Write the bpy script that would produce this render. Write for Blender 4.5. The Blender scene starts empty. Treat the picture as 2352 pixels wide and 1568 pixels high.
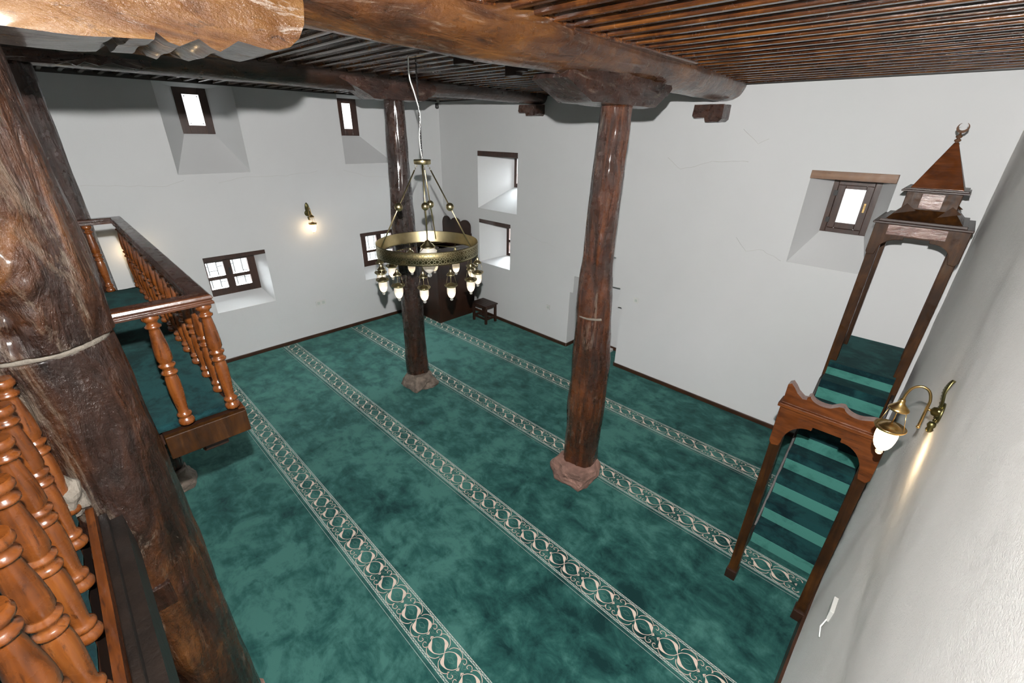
import bpy, bmesh, math, random
from mathutils import Vector, Matrix, noise
random.seed(7)
PI = math.pi
C = bpy.context.scene.collection
S = bpy.context.scene

# ------------------------------------------------------------------ camera, world, light, exposure
cam_d = bpy.data.cameras.new('camera'); cam = bpy.data.objects.new('camera', cam_d); C.objects.link(cam)
YAW, PIT, ROL = -0.7687261, -0.4411013, 0.0185507
CAM = Vector((0, 0, 3.6))
fw = Vector((math.sin(YAW) * math.cos(PIT), math.cos(YAW) * math.cos(PIT), math.sin(PIT)))
rt = fw.cross(Vector((0, 0, 1))).normalized(); up = rt.cross(fw)
r2 = rt * math.cos(ROL) + up * math.sin(ROL); u2 = up * math.cos(ROL) - rt * math.sin(ROL)
cam.matrix_world = Matrix(((r2.x, u2.x, -fw.x, CAM.x), (r2.y, u2.y, -fw.y, CAM.y), (r2.z, u2.z, -fw.z, CAM.z), (0, 0, 0, 1)))
cam_d.sensor_width = 36; cam_d.lens = 1005.943 * 36 / 2352; cam_d.clip_start = 0.02; cam_d.clip_end = 100
S.camera = cam
S.view_settings.view_transform = 'Standard'; S.view_settings.look = 'None'
S.view_settings.gamma = 1; S.view_settings.use_curve_mapping = False
S.view_settings.exposure = 0.0

w = bpy.data.worlds.new('daylight'); S.world = w; w.use_nodes = True
w.node_tree.nodes['Background'].inputs[0].default_value = (0.93, 0.97, 1, 1)
# open bright sky above the horizon, duller ground below it
wt = w.node_tree; tc = wt.nodes.new('ShaderNodeTexCoord'); sp = wt.nodes.new('ShaderNodeSeparateXYZ'); mr = wt.nodes.new('ShaderNodeMapRange')
wt.links.new(tc.outputs['Generated'], sp.inputs[0]); wt.links.new(sp.outputs[2], mr.inputs[0])
mr.inputs[1].default_value = -0.03; mr.inputs[2].default_value = 0.12; mr.inputs[3].default_value = 2.2; mr.inputs[4].default_value = 95.0
wt.links.new(mr.outputs[0], wt.nodes['Background'].inputs[1])

# the photographer's flash, on top of the camera
FLASH = 238.0
fl = bpy.data.lights.new('camera_flash', 'POINT'); fl.shadow_soft_size = 0.02; fl.energy = 1.0
fl.use_nodes = True
nt = fl.node_tree; em = nt.nodes['Emission']; lf = nt.nodes.new('ShaderNodeLightFalloff')
lf.inputs['Strength'].default_value = FLASH; lf.inputs['Smooth'].default_value = 1.2
em.inputs[0].default_value = (1.0, 0.985, 0.96, 1)
ad = nt.nodes.new('ShaderNodeMath'); ad.operation = 'MULTIPLY_ADD'; ad.inputs[1].default_value = 0.7
nt.links.new(lf.outputs['Quadratic'], ad.inputs[0]); nt.links.new(lf.outputs['Linear'], ad.inputs[2]); nt.links.new(ad.outputs[0], em.inputs['Strength'])
flo = bpy.data.objects.new('camera_flash', fl); C.objects.link(flo)
flo.location = (-0.02, 0.03, 3.865)

# ------------------------------------------------------------------ node helpers
def newmat(name):
    m = bpy.data.materials.new(name); m.use_nodes = True
    n = m.node_tree; b = n.nodes['Principled BSDF']
    return m, n, b
def N(n, t, **k):
    x = n.nodes.new('ShaderNode' + t)
    for a, v in k.items():
        if a in x.inputs: x.inputs[a].default_value = v
        else: setattr(x, a, v)
    return x
def setin(x, d):
    for k, v in d.items(): x.inputs[k].default_value = v
def ramp(n, fac, stops):
    r = n.nodes.new('ShaderNodeValToRGB'); e = r.color_ramp.elements
    while len(e) < len(stops): e.new(0.5)
    for i, (p, c) in enumerate(stops):
        e[i].position = p; e[i].color = (c[0], c[1], c[2], 1) if len(c) == 3 else c
    n.links.new(fac, r.inputs[0]); return r.outputs[0]
def coords(n, scale=(1, 1, 1), rot=(0, 0, 0)):
    t = N(n, 'TexCoord'); mp = N(n, 'Mapping'); mp.inputs['Scale'].default_value = scale; mp.inputs['Rotation'].default_value = rot
    n.links.new(t.outputs['Object'], mp.inputs[0]); return mp.outputs[0]
def tex(n, co, scale, detail=4, rough=0.5, dist=0.0):
    t = N(n, 'TexNoise'); setin(t, {'Scale': scale, 'Detail': detail, 'Roughness': rough, 'Distortion': dist})
    n.links.new(co, t.inputs['Vector']); return t.outputs[0]
def mixc(n, fac, a, b, mode='MIX'):
    m = n.nodes.new('ShaderNodeMix'); m.data_type = 'RGBA'; m.blend_type = mode
    for s, v in ((m.inputs[0], fac), (m.inputs[6], a), (m.inputs[7], b)):
        if hasattr(v, 'links') or hasattr(v, 'is_linked'): n.links.new(v, s)
        else: s.default_value = v if not isinstance(v, tuple) else (v[0], v[1], v[2], 1)
    return m.outputs[2]
def math_(n, op, a, b=None):
    m = n.nodes.new('ShaderNodeMath'); m.operation = op
    for i, v in enumerate((a, b)):
        if v is None: continue
        if hasattr(v, 'is_linked'): n.links.new(v, m.inputs[i])
        else: m.inputs[i].default_value = v
    return m.outputs[0]
def bump(n, b, h, strength, dist=0.01):
    x = N(n, 'Bump'); x.inputs['Strength'].default_value = strength; x.inputs['Distance'].default_value = dist
    n.links.new(h, x.inputs['Height']); n.links.new(x.outputs[0], b.inputs['Normal'])

def plaster(name, col, bstr, bscale, bdist=0.004, big=3.0):
    m, n, b = newmat(name); co = coords(n)
    f = tex(n, co, 0.9, 5, 0.6)
    c = ramp(n, f, [(0.3, [v * 0.95 for v in col]), (0.7, col)])
    f2 = tex(n, co, 7, 6, 0.7)
    c2 = mixc(n, ramp(n, f2, [(0.62, (0, 0, 0)), (0.85, (0.12, 0.12, 0.12))]), c, (0.55, 0.52, 0.45))
    n.links.new(c2, b.inputs['Base Color']); b.inputs['Roughness'].default_value = 0.85
    b.inputs['Specular IOR Level'].default_value = 0.2
    h = tex(n, co, bscale, 6, 0.65)
    h2 = tex(n, co, bscale * 0.12, 3, 0.5)
    bump(n, b, math_(n, 'ADD', h, math_(n, 'MULTIPLY', h2, big)), bstr, bdist)
    return m
def log_wood(name, axis, stops, rough=0.3, bstr=0.7, sc=1.0, streak=0.16, pale=None, coat=0.5, spec=0.5):
    m, n, b = newmat(name)
    stops = [(p, tuple(v * 0.84 for v in c)) for p, c in stops]
    s = [1, 1, 1]; s['XYZ'.index(axis)] = streak
    co = coords(n, tuple(s)); co1 = coords(n, (1, 1, 1))
    a = tex(n, co, 9 * sc, 8, 0.62, 1.2)
    c = tex(n, co1, 2.3 * sc, 4, 0.6, 0.6)
    f = math_(n, 'ADD', math_(n, 'MULTIPLY', a, 0.6), math_(n, 'MULTIPLY', c, 0.4))
    col = ramp(n, f, stops)
    cr = tex(n, co, 42 * sc, 5, 0.7, 0.5)                     # fine dark checks in the grain
    col = mixc(n, ramp(n, cr, [(0.30, (0.75, 0.75, 0.75)), (0.42, (0, 0, 0))]), col, (0.012, 0.005, 0.003))
    if pale:                                                    # pale patches scattered along the grain
        pf = tex(n, co, 5.5 * sc, 8, 0.75, 2.0)
        col = mixc(n, ramp(n, pf, [(0.565, (0, 0, 0)), (0.65, (pale[3],) * 3)]), col, pale[:3])
    n.links.new(col, b.inputs['Base Color'])
    rf = ramp(n, tex(n, co1, 14 * sc, 4, 0.6), [(0.3, (rough * 0.7,) * 3), (0.7, (rough * 1.5,) * 3)])
    n.links.new(rf, b.inputs['Roughness'])
    b.inputs['Specular IOR Level'].default_value = spec; b.inputs['Coat Weight'].default_value = coat; b.inputs['Coat Roughness'].default_value = 0.12
    h = math_(n, 'ADD', a, math_(n, 'MULTIPLY', cr, 0.35))
    h = math_(n, 'ADD', h, math_(n, 'MULTIPLY', tex(n, co1, 38 * sc, 5, 0.7), 0.25))
    bump(n, b, h, bstr, 0.035 if bstr >= 0.6 else 0.008)
    return m
def simple(name, col, rough=0.5, metal=0.0, var=0.0, vs=8, coat=0.0, bstr=0.0):
    m, n, b = newmat(name)
    b.inputs['Roughness'].default_value = rough; b.inputs['Metallic'].default_value = metal
    b.inputs['Coat Weight'].default_value = coat; b.inputs['Coat Roughness'].default_value = 0.15
    co = coords(n); f = tex(n, co, vs, 5, 0.6)
    n.links.new(ramp(n, f, [(0.3, [v * (1 - var) for v in col]), (0.7, [min(1, v * (1 + var)) for v in col])]), b.inputs['Base Color'])
    if bstr: bump(n, b, tex(n, co, vs * 4, 5, 0.6), bstr, 0.01)
    return m
def emis(name, col, st, base=(0.8, 0.8, 0.8), trans=0.0):
    m, n, b = newmat(name)
    co = coords(n); f = tex(n, co, 3, 2, 0.5)
    n.links.new(ramp(n, f, [(0.0, [v * 0.97 for v in col]), (1.0, col)]), b.inputs['Emission Color'])
    b.inputs['Emission Strength'].default_value = st; b.inputs['Base Color'].default_value = (*base, 1); b.inputs['Roughness'].default_value = 0.35
    return m

DK = (0.007, 0.003, 0.002); BR = (0.042, 0.013, 0.005); OR = (0.17, 0.052, 0.012); GO = (0.48, 0.23, 0.075)
M = {}
M['plaster'] = plaster('white_plaster', (0.505, 0.51, 0.512), 0.2, 30)
M['rough_plaster'] = plaster('rough_white_plaster', (0.86, 0.84, 0.815), 0.9, 150, 0.005, 0.8)
M['post'] = log_wood('knotty_varnished_log', 'Z', [(0.34, DK), (0.47, BR), (0.58, (0.10, 0.029, 0.008)), (0.70, OR)], 0.26, 1.0, 1.0, 0.14, (0.25, 0.19, 0.14, 0.5))
M['post_dark'] = log_wood('dark_varnished_log', 'Z', [(0.36, DK), (0.52, (0.028, 0.009, 0.004)), (0.70, (0.085, 0.026, 0.008))], 0.26, 0.9, 1.0, 0.14, (0.22, 0.18, 0.14, 0.3))
M['post_big'] = log_wood('big_knotty_log', 'Z', [(0.36, DK), (0.47, (0.026, 0.010, 0.0055)), (0.56, (0.060, 0.021, 0.007)), (0.70, (0.17, 0.066, 0.018))], 0.26, 1.0, 0.8, 0.25, (0.17, 0.13, 0.095, 0.5), 0.4, 0.4)
M['beam'] = log_wood('golden_brown_beam', 'Y', [(0.34, (0.020, 0.008, 0.004)), (0.46, (0.075, 0.026, 0.008)), (0.58, (0.16, 0.060, 0.014)), (0.72, (0.29, 0.125, 0.032))], 0.3, 0.7, 0.8, 0.25, (0.35, 0.27, 0.2, 0.35))
M['beam_dark'] = log_wood('dark_brown_beam', 'Y', [(0.34, DK), (0.52, (0.035, 0.012, 0.005)), (0.7, (0.10, 0.032, 0.009))], 0.33, 0.6, 0.8, 0.25)
M['capital'] = log_wood('brown_bracket', 'Y', [(0.34, DK), (0.46, (0.035, 0.014, 0.009)), (0.6, (0.07, 0.026, 0.013)), (0.75, (0.14, 0.055, 0.022))], 0.28, 0.9, 1.0, 0.3, (0.3, 0.24, 0.19, 0.4))
M['capital_gold'] = log_wood('golden_bracket', 'Y', [(0.36, (0.03, 0.011, 0.004)), (0.46, (0.12, 0.048, 0.014)), (0.58, (0.22, 0.105, 0.030)), (0.74, (0.34, 0.19, 0.07))], 0.2, 0.9, 0.7, 0.3, (0.42, 0.37, 0.32, 0.7))
M['plank'] = log_wood('dark_ceiling_plank', 'X', [(0.3, (0.004, 0.003, 0.003)), (0.5, (0.010, 0.006, 0.005)), (0.7, (0.020, 0.011, 0.008))], 0.22, 0.15, 1.6, 0.06)
M['batten'] = log_wood('orange_ceiling_batten', 'X', [(0.35, (0.012, 0.004, 0.002)), (0.5, (0.075, 0.022, 0.005)), (0.66, (0.24, 0.085, 0.018))], 0.2, 0.45, 2.0, 0.04)
M['turned'] = log_wood('turned_orange_wood', 'Z', [(0.32, (0.035, 0.010, 0.003)), (0.48, (0.15, 0.042, 0.008)), (0.68, (0.29, 0.098, 0.022))], 0.24, 0.12, 1.5, 0.12)
M['minbar'] = log_wood('minbar_brown_wood', 'Z', [(0.30, (0.006, 0.0025, 0.001)), (0.48, (0.030, 0.0105, 0.002)), (0.70, (0.085, 0.031, 0.005))], 0.42, 0.2, 1.6, 0.12, None, 0.10, 0.22)
M['minbar_x'] = log_wood('minbar_cross_grain', 'X', [(0.30, (0.02, 0.006, 0.002)), (0.48, (0.085, 0.023, 0.0045)), (0.70, (0.17, 0.05, 0.011))], 0.42, 0.2, 1.6, 0.12, None, 0.10, 0.22)
M['flash_glare'] = log_wood('flash_glare_wood', 'X', [(0.30, (0.045, 0.016, 0.010)), (0.5, (0.14, 0.065, 0.045)), (0.68, (0.34, 0.22, 0.18))], 0.2, 0.5, 1.4, 0.3)  # pinkish white tones stand for flash glare painted onto the glossy boards
M['raw'] = log_wood('raw_sawn_wood', 'X', [(0.28, (0.17, 0.11, 0.10)), (0.5, (0.25, 0.17, 0.15)), (0.72, (0.33, 0.24, 0.21))], 0.6, 0.2, 1.4, 0.3)
M['rail_wood'] = log_wood('handrail_wood', 'Y', [(0.28, (0.018, 0.007, 0.004)), (0.5, (0.055, 0.018, 0.008)), (0.72, (0.12, 0.042, 0.018))], 0.22, 0.2, 1.5, 0.1)
M['dark'] = simple('dark_stained_wood', (0.021, 0.0075, 0.0035), 0.45, 0, 0.35, 5, 0.08, 0.1)
M['soot'] = simple('blackened_timber', (0.0075, 0.0045, 0.003), 0.5, 0, 0.5, 9, 0.05, 0.4)
M['matte_wood'] = simple('matte_carved_wood', (0.075, 0.032, 0.012), 0.75, 0, 0.35, 25)
M['pulpit'] = simple('dark_pulpit_wood', (0.020, 0.007, 0.003), 0.4, 0, 0.35, 4, 0.15, 0.1)
M['frame'] = log_wood('window_frame_wood', 'Z', [(0.3, (0.015, 0.006, 0.004)), (0.5, (0.038, 0.014, 0.008)), (0.7, (0.07, 0.026, 0.014))], 0.4, 0.2, 2, 0.1)
M['lintel'] = log_wood('light_lintel_wood', 'X', [(0.3, (0.08, 0.036, 0.018)), (0.5, (0.19, 0.095, 0.048)), (0.7, (0.28, 0.155, 0.085))], 0.5, 0.2, 1.4, 0.08)
M['skirt'] = simple('brown_skirting_wood', (0.034, 0.012, 0.0045), 0.4, 0, 0.4, 6, 0.2, 0.1)
M['brass'] = simple('antique_brass', (0.56, 0.47, 0.27), 0.32, 1.0, 0.12, 12)
M['lattice'] = simple('polished_brass_lattice', (0.72, 0.66, 0.42), 0.28, 1.0, 0.1, 12)
M['brass_mid'] = simple('recessed_brass', (0.21, 0.17, 0.085), 0.42, 1.0, 0.12, 12)
M['brass_dark'] = simple('darkened_brass', (0.13, 0.115, 0.05), 0.38, 1.0, 0.3, 20)
M['brass_gold'] = simple('warm_brass', (0.50, 0.34, 0.14), 0.3, 1.0, 0.15, 12)
M['white_cable'] = simple('white_cable', (0.8, 0.8, 0.78), 0.5)
M['white_plastic'] = simple('white_plastic', (0.48, 0.48, 0.46), 0.4, 0, 0.03)
M['black_plastic'] = simple('black_plastic', (0.02, 0.02, 0.02), 0.4)
M['iron'] = simple('black_iron', (0.03, 0.03, 0.03), 0.5, 0.6)
M['stone_pink'] = simple('pinkish_stone', (0.19, 0.105, 0.082), 0.85, 0, 0.35, 9, 0, 0.9)
M['stone_grey'] = simple('grey_brown_stone', (0.13, 0.10, 0.08), 0.9, 0, 0.45, 12, 0, 0.9)
M['mortar'] = simple('pale_mortar', (0.15, 0.13, 0.105), 0.8, 0, 0.25, 14, 0, 0.6)
M['cushion'] = simple('grey_cushion_cloth', (0.34, 0.37, 0.38), 0.9, 0, 0.1, 30)
M['glow'] = emis('lit_frosted_glass', (1.0, 0.80, 0.52), 1.0)
M['sconce_glow'] = emis('bright_lit_frosted_glass', (1.0, 0.72, 0.40), 22.0)
M['acrylic'] = emis('daylit_white_sheet', (0.97, 0.99, 1.0), 1.25)
m, n, b = newmat('frosted_glass'); M['frost'] = m
setin(b, {'Base Color': (0.80, 0.77, 0.72, 1), 'Roughness': 0.35, 'Transmission Weight': 0.35, 'IOR': 1.3})
n.links.new(ramp(n, tex(n, coords(n), 60, 3), [(0.3, (0.30, 0.30, 0.30)), (0.7, (0.42, 0.42, 0.42))]), b.inputs['Roughness'])
m, n, b = newmat('clear_crystal'); M['crystal'] = m
setin(b, {'Base Color': (0.95, 0.95, 0.95, 1), 'Roughness': 0.05, 'Transmission Weight': 0.85, 'IOR': 1.45})
n.links.new(ramp(n, tex(n, coords(n), 40, 2), [(0.3, (0.03, 0.03, 0.03)), (0.7, (0.07, 0.07, 0.07))]), b.inputs['Roughness'])
m, n, b = newmat('window_glass'); M['glass'] = m
b.inputs['Roughness'].default_value = 0.02
tb = n.nodes.new('ShaderNodeBsdfTransparent'); mx = n.nodes.new('ShaderNodeMixShader'); mx.inputs[0].default_value = 0.06
n.links.new(ramp(n, tex(n, coords(n), 5, 2), [(0.3, (0.92, 0.95, 0.95)), (0.7, (0.97, 0.98, 0.98))]), tb.inputs[0])
n.links.new(tb.outputs[0], mx.inputs[1]); n.links.new(b.outputs[0], mx.inputs[2]); n.links.new(mx.outputs[0], n.nodes['Material Output'].inputs[0])

def carpet_mat(name, dark, mid, light, streak=(1, 1, 1), bias=0.0, sc=1.0, pile_shade=0.0, sheen=0.35):
    m, n, b = newmat(name)
    co = coords(n, streak)
    a = tex(n, co, 0.75 * sc, 3, 0.5, 0.4)
    c = tex(n, co, 3.6 * sc, 8, 0.68, 0.45)
    d = tex(n, coords(n, (0.5, 1.0, 1), (0, 0, 0.35)), 9 * sc, 5, 0.65, 0.5)
    f = math_(n, 'ADD', math_(n, 'MULTIPLY', a, 0.30), math_(n, 'ADD', math_(n, 'MULTIPLY', c, 0.48), math_(n, 'MULTIPLY', d, 0.22)))
    if pile_shade:                                                     # flash shading on the pile toward the stairs, put into the colour
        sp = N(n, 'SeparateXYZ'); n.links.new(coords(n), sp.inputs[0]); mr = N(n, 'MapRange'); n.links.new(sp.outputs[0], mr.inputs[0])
        mr.inputs[1].default_value = -3.2; mr.inputs[2].default_value = -0.6; mr.inputs[3].default_value = 0.0; mr.inputs[4].default_value = pile_shade
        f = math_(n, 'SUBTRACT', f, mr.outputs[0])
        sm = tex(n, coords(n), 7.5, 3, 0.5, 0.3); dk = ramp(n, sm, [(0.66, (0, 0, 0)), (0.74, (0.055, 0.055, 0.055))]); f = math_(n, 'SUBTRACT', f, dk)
    col = ramp(n, f, [(0.38 - bias, dark), (0.47 - bias, mid), (0.56 - bias, light)])
    n.links.new(col, b.inputs['Base Color']); b.inputs['Roughness'].default_value = 0.9
    b.inputs['Specular IOR Level'].default_value = 0.15
    b.inputs['Sheen Weight'].default_value = sheen; b.inputs['Sheen Roughness'].default_value = 0.4
    b.inputs['Sheen Tint'].default_value = (0.35, 0.8, 0.72, 1)
    bump(n, b, tex(n, coords(n), 260, 3, 0.7), 0.5, 0.004)
    return m
M['frost'].node_tree.nodes['Principled BSDF'].inputs['Emission Color'].default_value = (1.0, 0.86, 0.68, 1); M['frost'].node_tree.nodes['Principled BSDF'].inputs['Emission Strength'].default_value = 0.10
M['carpet'] = carpet_mat('teal_prayer_carpet', (0.0028, 0.022, 0.022), (0.014, 0.066, 0.059), (0.042, 0.130, 0.113), pile_shade=0.045)
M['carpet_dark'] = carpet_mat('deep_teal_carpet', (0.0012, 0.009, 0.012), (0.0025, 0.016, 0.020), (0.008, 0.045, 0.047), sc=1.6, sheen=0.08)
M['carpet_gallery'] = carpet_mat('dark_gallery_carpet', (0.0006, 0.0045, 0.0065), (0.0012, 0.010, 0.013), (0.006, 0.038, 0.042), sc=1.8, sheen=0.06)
M['carpet_light'] = carpet_mat('pile_sheen_teal_carpet', (0.006, 0.042, 0.040), (0.028, 0.12, 0.10), (0.048, 0.175, 0.146), bias=0.05, sc=1.6)  # paler copy: sheen of the brushed pile on risers put into the colour
M['motif'] = simple('cream_carpet_yarn', (0.50, 0.40, 0.335), 0.9, 0, 0.08, 40)
M['motif_edge'] = simple('pale_carpet_border_yarn', (0.38, 0.41, 0.38), 0.9, 0, 0.1, 40)
M['motif_dim'] = simple('dim_carpet_scroll_yarn', (0.085, 0.15, 0.125), 0.9, 0, 0.1, 40)
M['seam'] = simple('dark_carpet_seam', (0.008, 0.05, 0.045), 0.95, 0, 0.2, 30)

# ------------------------------------------------------------------ mesh helpers
class MB:
    def __init__(s): s.bm = bmesh.new(); s.mi = 0
    def face(s, vs, mi=None):
        try: f = s.bm.faces.new([s.bm.verts.new(v) for v in vs])
        except ValueError: return None
        f.material_index = s.mi if mi is None else mi; return f
    def box(s, a, b, mi=None, rot=None, org=None):
        x0, y0, z0 = a; x1, y1, z1 = b
        P = [Vector(p) for p in ((x0, y0, z0), (x1, y0, z0), (x1, y1, z0), (x0, y1, z0), (x0, y0, z1), (x1, y0, z1), (x1, y1, z1), (x0, y1, z1))]
        if rot: P = [rot @ (p - org) + org for p in P]
        v = [s.bm.verts.new(p) for p in P]
        for q in ((0, 3, 2, 1), (4, 5, 6, 7), (0, 1, 5, 4), (1, 2, 6, 5), (2, 3, 7, 6), (3, 0, 4, 7)):
            f = s.bm.faces.new([v[i] for i in q]); f.material_index = s.mi if mi is None else mi
        return s
    def prism(s, pts, axis, a, b, mi=None, mi_side=None):
        def mk(p, t):
            return {'X': (t, p[0], p[1]), 'Y': (p[0], t, p[1]), 'Z': (p[0], p[1], t)}[axis]
        A = [s.bm.verts.new(mk(p, a)) for p in pts]; B = [s.bm.verts.new(mk(p, b)) for p in pts]
        m0 = s.mi if mi is None else mi
        f = s.bm.faces.new(A); f.material_index = m0
        f = s.bm.faces.new(B[::-1]); f.material_index = m0
        n = len(pts)
        for i in range(n):
            f = s.bm.faces.new((A[i], B[i], B[(i + 1) % n], A[(i + 1) % n])); f.material_index = m0 if mi_side is None else mi_side(pts[i], pts[(i + 1) % n])
        return s
    def rings(s, R, close=True, cap=True, mi=None, smooth=True):
        m0 = s.mi if mi is None else mi
        V = [[s.bm.verts.new(p) for p in r] for r in R]; n = len(V[0])
        for i in range(len(V) - 1):
            for j in range(n if close else n - 1):
                f = s.bm.faces.new((V[i][j], V[i][(j + 1) % n], V[i + 1][(j + 1) % n], V[i + 1][j])); f.material_index = m0; f.smooth = smooth
        if cap and close:
            f = s.bm.faces.new(V[0][::-1]); f.material_index = m0
            f = s.bm.faces.new(V[-1]); f.material_index = m0
        return s
    def lathe(s, prof, c=(0, 0, 0), seg=24, axis='Z', mi=None, cap=True):
        R = []
        for r, z in prof:
            ring = []
            for k in range(seg):
                a = 2 * PI * k / seg; x, y = r * math.cos(a), r * math.sin(a)
                p = {'Z': (x, y, z), 'X': (z, x, y), 'Y': (x, z, -y)}[axis]
                ring.append(Vector(c) + Vector(p))
            R.append(ring)
        return s.rings(R, True, cap, mi)
    def tube(s, pts, r, seg=8, mi=None):
        pts = [Vector(p) for p in pts]; R = []
        prev = None
        for i, p in enumerate(pts):
            d = (pts[min(i + 1, len(pts) - 1)] - pts[max(i - 1, 0)]).normalized()
            if prev is None:
                a = d.orthogonal().normalized()
            else:
                a = (prev - d * prev.dot(d)).normalized()
            prev = a; bb = d.cross(a)
            rr = r[i] if isinstance(r, (list, tuple)) else r
            R.append([p + a * rr * math.cos(2 * PI * k / seg) + bb * rr * math.sin(2 * PI * k / seg) for k in range(seg)])
        return s.rings(R, True, True, mi)
    def torus(s, c, R, r, seg=20, ms=8, axis='Z', mi=None, sc=(1, 1)):
        c = Vector(c)
        V = []
        for i in range(seg):
            a = 2 * PI * i / seg; ring = []
            for k in range(ms):
                t = 2 * PI * k / ms; q = R + r * math.cos(t)
                x, y, z = q * math.cos(a) * sc[0], q * math.sin(a) * sc[1], r * math.sin(t)
                ring.append(s.bm.verts.new(c + Vector({'Z': (x, y, z), 'X': (z, x, y), 'Y': (x, z, y)}[axis])))
            V.append(ring)
        for i in range(seg):
            for k in range(ms):
                f = s.bm.faces.new((V[i][k], V[(i + 1) % seg][k], V[(i + 1) % seg][(k + 1) % ms], V[i][(k + 1) % ms])); f.smooth = True
                f.material_index = s.mi if mi is None else mi
        return s
    def sphere(s, c, r, seg=16, mi=None, sq=(1, 1, 1)):
        prof = [(max(1e-4, math.sin(PI * i / (seg // 2 + 1))), -math.cos(PI * i / (seg // 2 + 1))) for i in range(seg // 2 + 2)]
        R = [[Vector(c) + Vector((r * q * math.cos(2 * PI * k / seg) * sq[0], r * q * math.sin(2 * PI * k / seg) * sq[1], r * z * sq[2])) for k in range(seg)] for q, z in prof]
        return s.rings(R, True, True, mi)
    def build(s, name, mat, parent=None, bevel=0.0, loc=None, bseg=2, noclean=False):
        if not noclean: bmesh.ops.recalc_face_normals(s.bm, faces=s.bm.faces)
        me = bpy.data.meshes.new(name); s.bm.to_mesh(me); s.bm.free()
        if getattr(s, 'crease', False): me.set_sharp_from_angle(angle=math.radians(26))
        for mm in (mat if isinstance(mat, (list, tuple)) else [mat]): me.materials.append(M[mm] if isinstance(mm, str) else mm)
        o = bpy.data.objects.new(name, me); C.objects.link(o)
        if parent: o.parent = parent
        if loc: o.location = loc
        if bevel:
            bv = o.modifiers.new('bevel', 'BEVEL'); bv.width = bevel; bv.segments = bseg; bv.limit_method = 'ANGLE'
        return o
def tag(o, label=None, cat=None, group=None, kind=None):
    if label: o['label'] = label
    if cat: o['category'] = cat
    if group: o['group'] = group
    if kind: o['kind'] = kind
    return o
def empty(name, loc, rz=0):
    o = bpy.data.objects.new(name, None); C.objects.link(o); o.location = loc; o.rotation_euler = (0, 0, rz); o.empty_display_size = 0.1
    return o
def child_at(o, parent):                       # keep world-built mesh coordinates under an Empty placed elsewhere
    o.parent = parent; o.matrix_parent_inverse = Matrix.Translation(parent.location).inverted(); return o
def copy_tree(o, parent=None):
    c = o.copy(); C.objects.link(c)
    if parent: c.parent = parent
    for ch in [x for x in bpy.data.objects if x.parent == o]: copy_tree(ch, c)
    return c

# ------------------------------------------------------------------ room numbers
XL, YQ, ZC, YB = -8.06, 6.08, 4.20, -3.0
def xr(y, z):                                   # the old right wall leans back a little
    t = min(1, max(0, z / 1.6)); k = min(1, max(0, (y - 3.0) / 3.08))
    return 0.155 + (0.105 - 0.055 * k) * t + 0.045 * k * (1 - t)

def wall(name, axis, pos, outward, u0, u1, z0, z1, holes, kind='structure', mats=('plaster',)):
    """axis 'X' wall plane x=pos with u=y; 'Y' wall plane y=pos with u=x. holes: (ua,ub,za,zb, iu0,iu1,iz0,iz1, depth, back)"""
    mb = MB()
    P = (lambda u, z, d=0: Vector((pos + outward * d, u, z))) if axis == 'X' else (lambda u, z, d=0: Vector((u, pos + outward * d, z)))
    us = sorted({u0, u1, *[h[0] for h in holes], *[h[1] for h in holes]}); zs = sorted({z0, z1, *[h[2] for h in holes], *[h[3] for h in holes]})
    for i in range(len(us) - 1):
        for j in range(len(zs) - 1):
            um, zm = (us[i] + us[i + 1]) / 2, (zs[j] + zs[j + 1]) / 2
            if any(h[0] < um < h[1] and h[2] < zm < h[3] for h in holes): continue
            mb.face((P(us[i], zs[j]), P(us[i + 1], zs[j]), P(us[i + 1], zs[j + 1]), P(us[i], zs[j + 1])))
    for h in holes:
        a, b, c, d, ia, ib, ic, id_, dep, back = h[:10]
        skip = h[10] if len(h) > 10 else ''
        O = [(a, c), (b, c), (b, d), (a, d)]; I = [(ia, ic), (ib, ic), (ib, id_), (ia, id_)]
        for k in range(4):
            if 'brtl'[k] in skip: continue
            k2 = (k + 1) % 4; n_ = 6
            for q in range(n_):
                t0, t1 = q / n_, (q + 1) / n_
                L = lambda A, B, t: (A[0] + (B[0] - A[0]) * t, A[1] + (B[1] - A[1]) * t)
                e = 0.0
                p0, p1 = L(O[k], I[k], t0), L(O[k2], I[k2], t0); p2, p3 = L(O[k2], I[k2], t1), L(O[k], I[k], t1)
                mb.face((P(*p0, dep * t0), P(*p1, dep * t0), P(*p2, dep * t1), P(*p3, dep * t1)))
        if back: mb.face([P(*q, dep) for q in I])
    bmesh.ops.remove_doubles(mb.bm, verts=mb.bm.verts, dist=0.0005)
    o = mb.build(name, list(mats)); o['kind'] = kind
    return o

# left wall with four windows
W1 = (1.42, 2.37, 3.00, 4.165, 1.75, 2.12, 3.56, 4.14, 0.54, False)
W2 = (3.95, 4.93, 3.07, 4.165, 4.21, 4.52, 3.56, 4.14, 0.54, False)
W3 = (1.42, 2.32, 0.88, 1.79, 1.40, 2.20, 1.10, 1.77, 0.28, False)
W4 = (4.05, 4.95, 0.89, 1.82, 4.20, 4.98, 1.10, 1.79, 0.28, False)
wall('wall_left', 'X', XL, -1, YB, YQ, 0, 4.3, [W1, W2, W3, W4])
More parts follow.
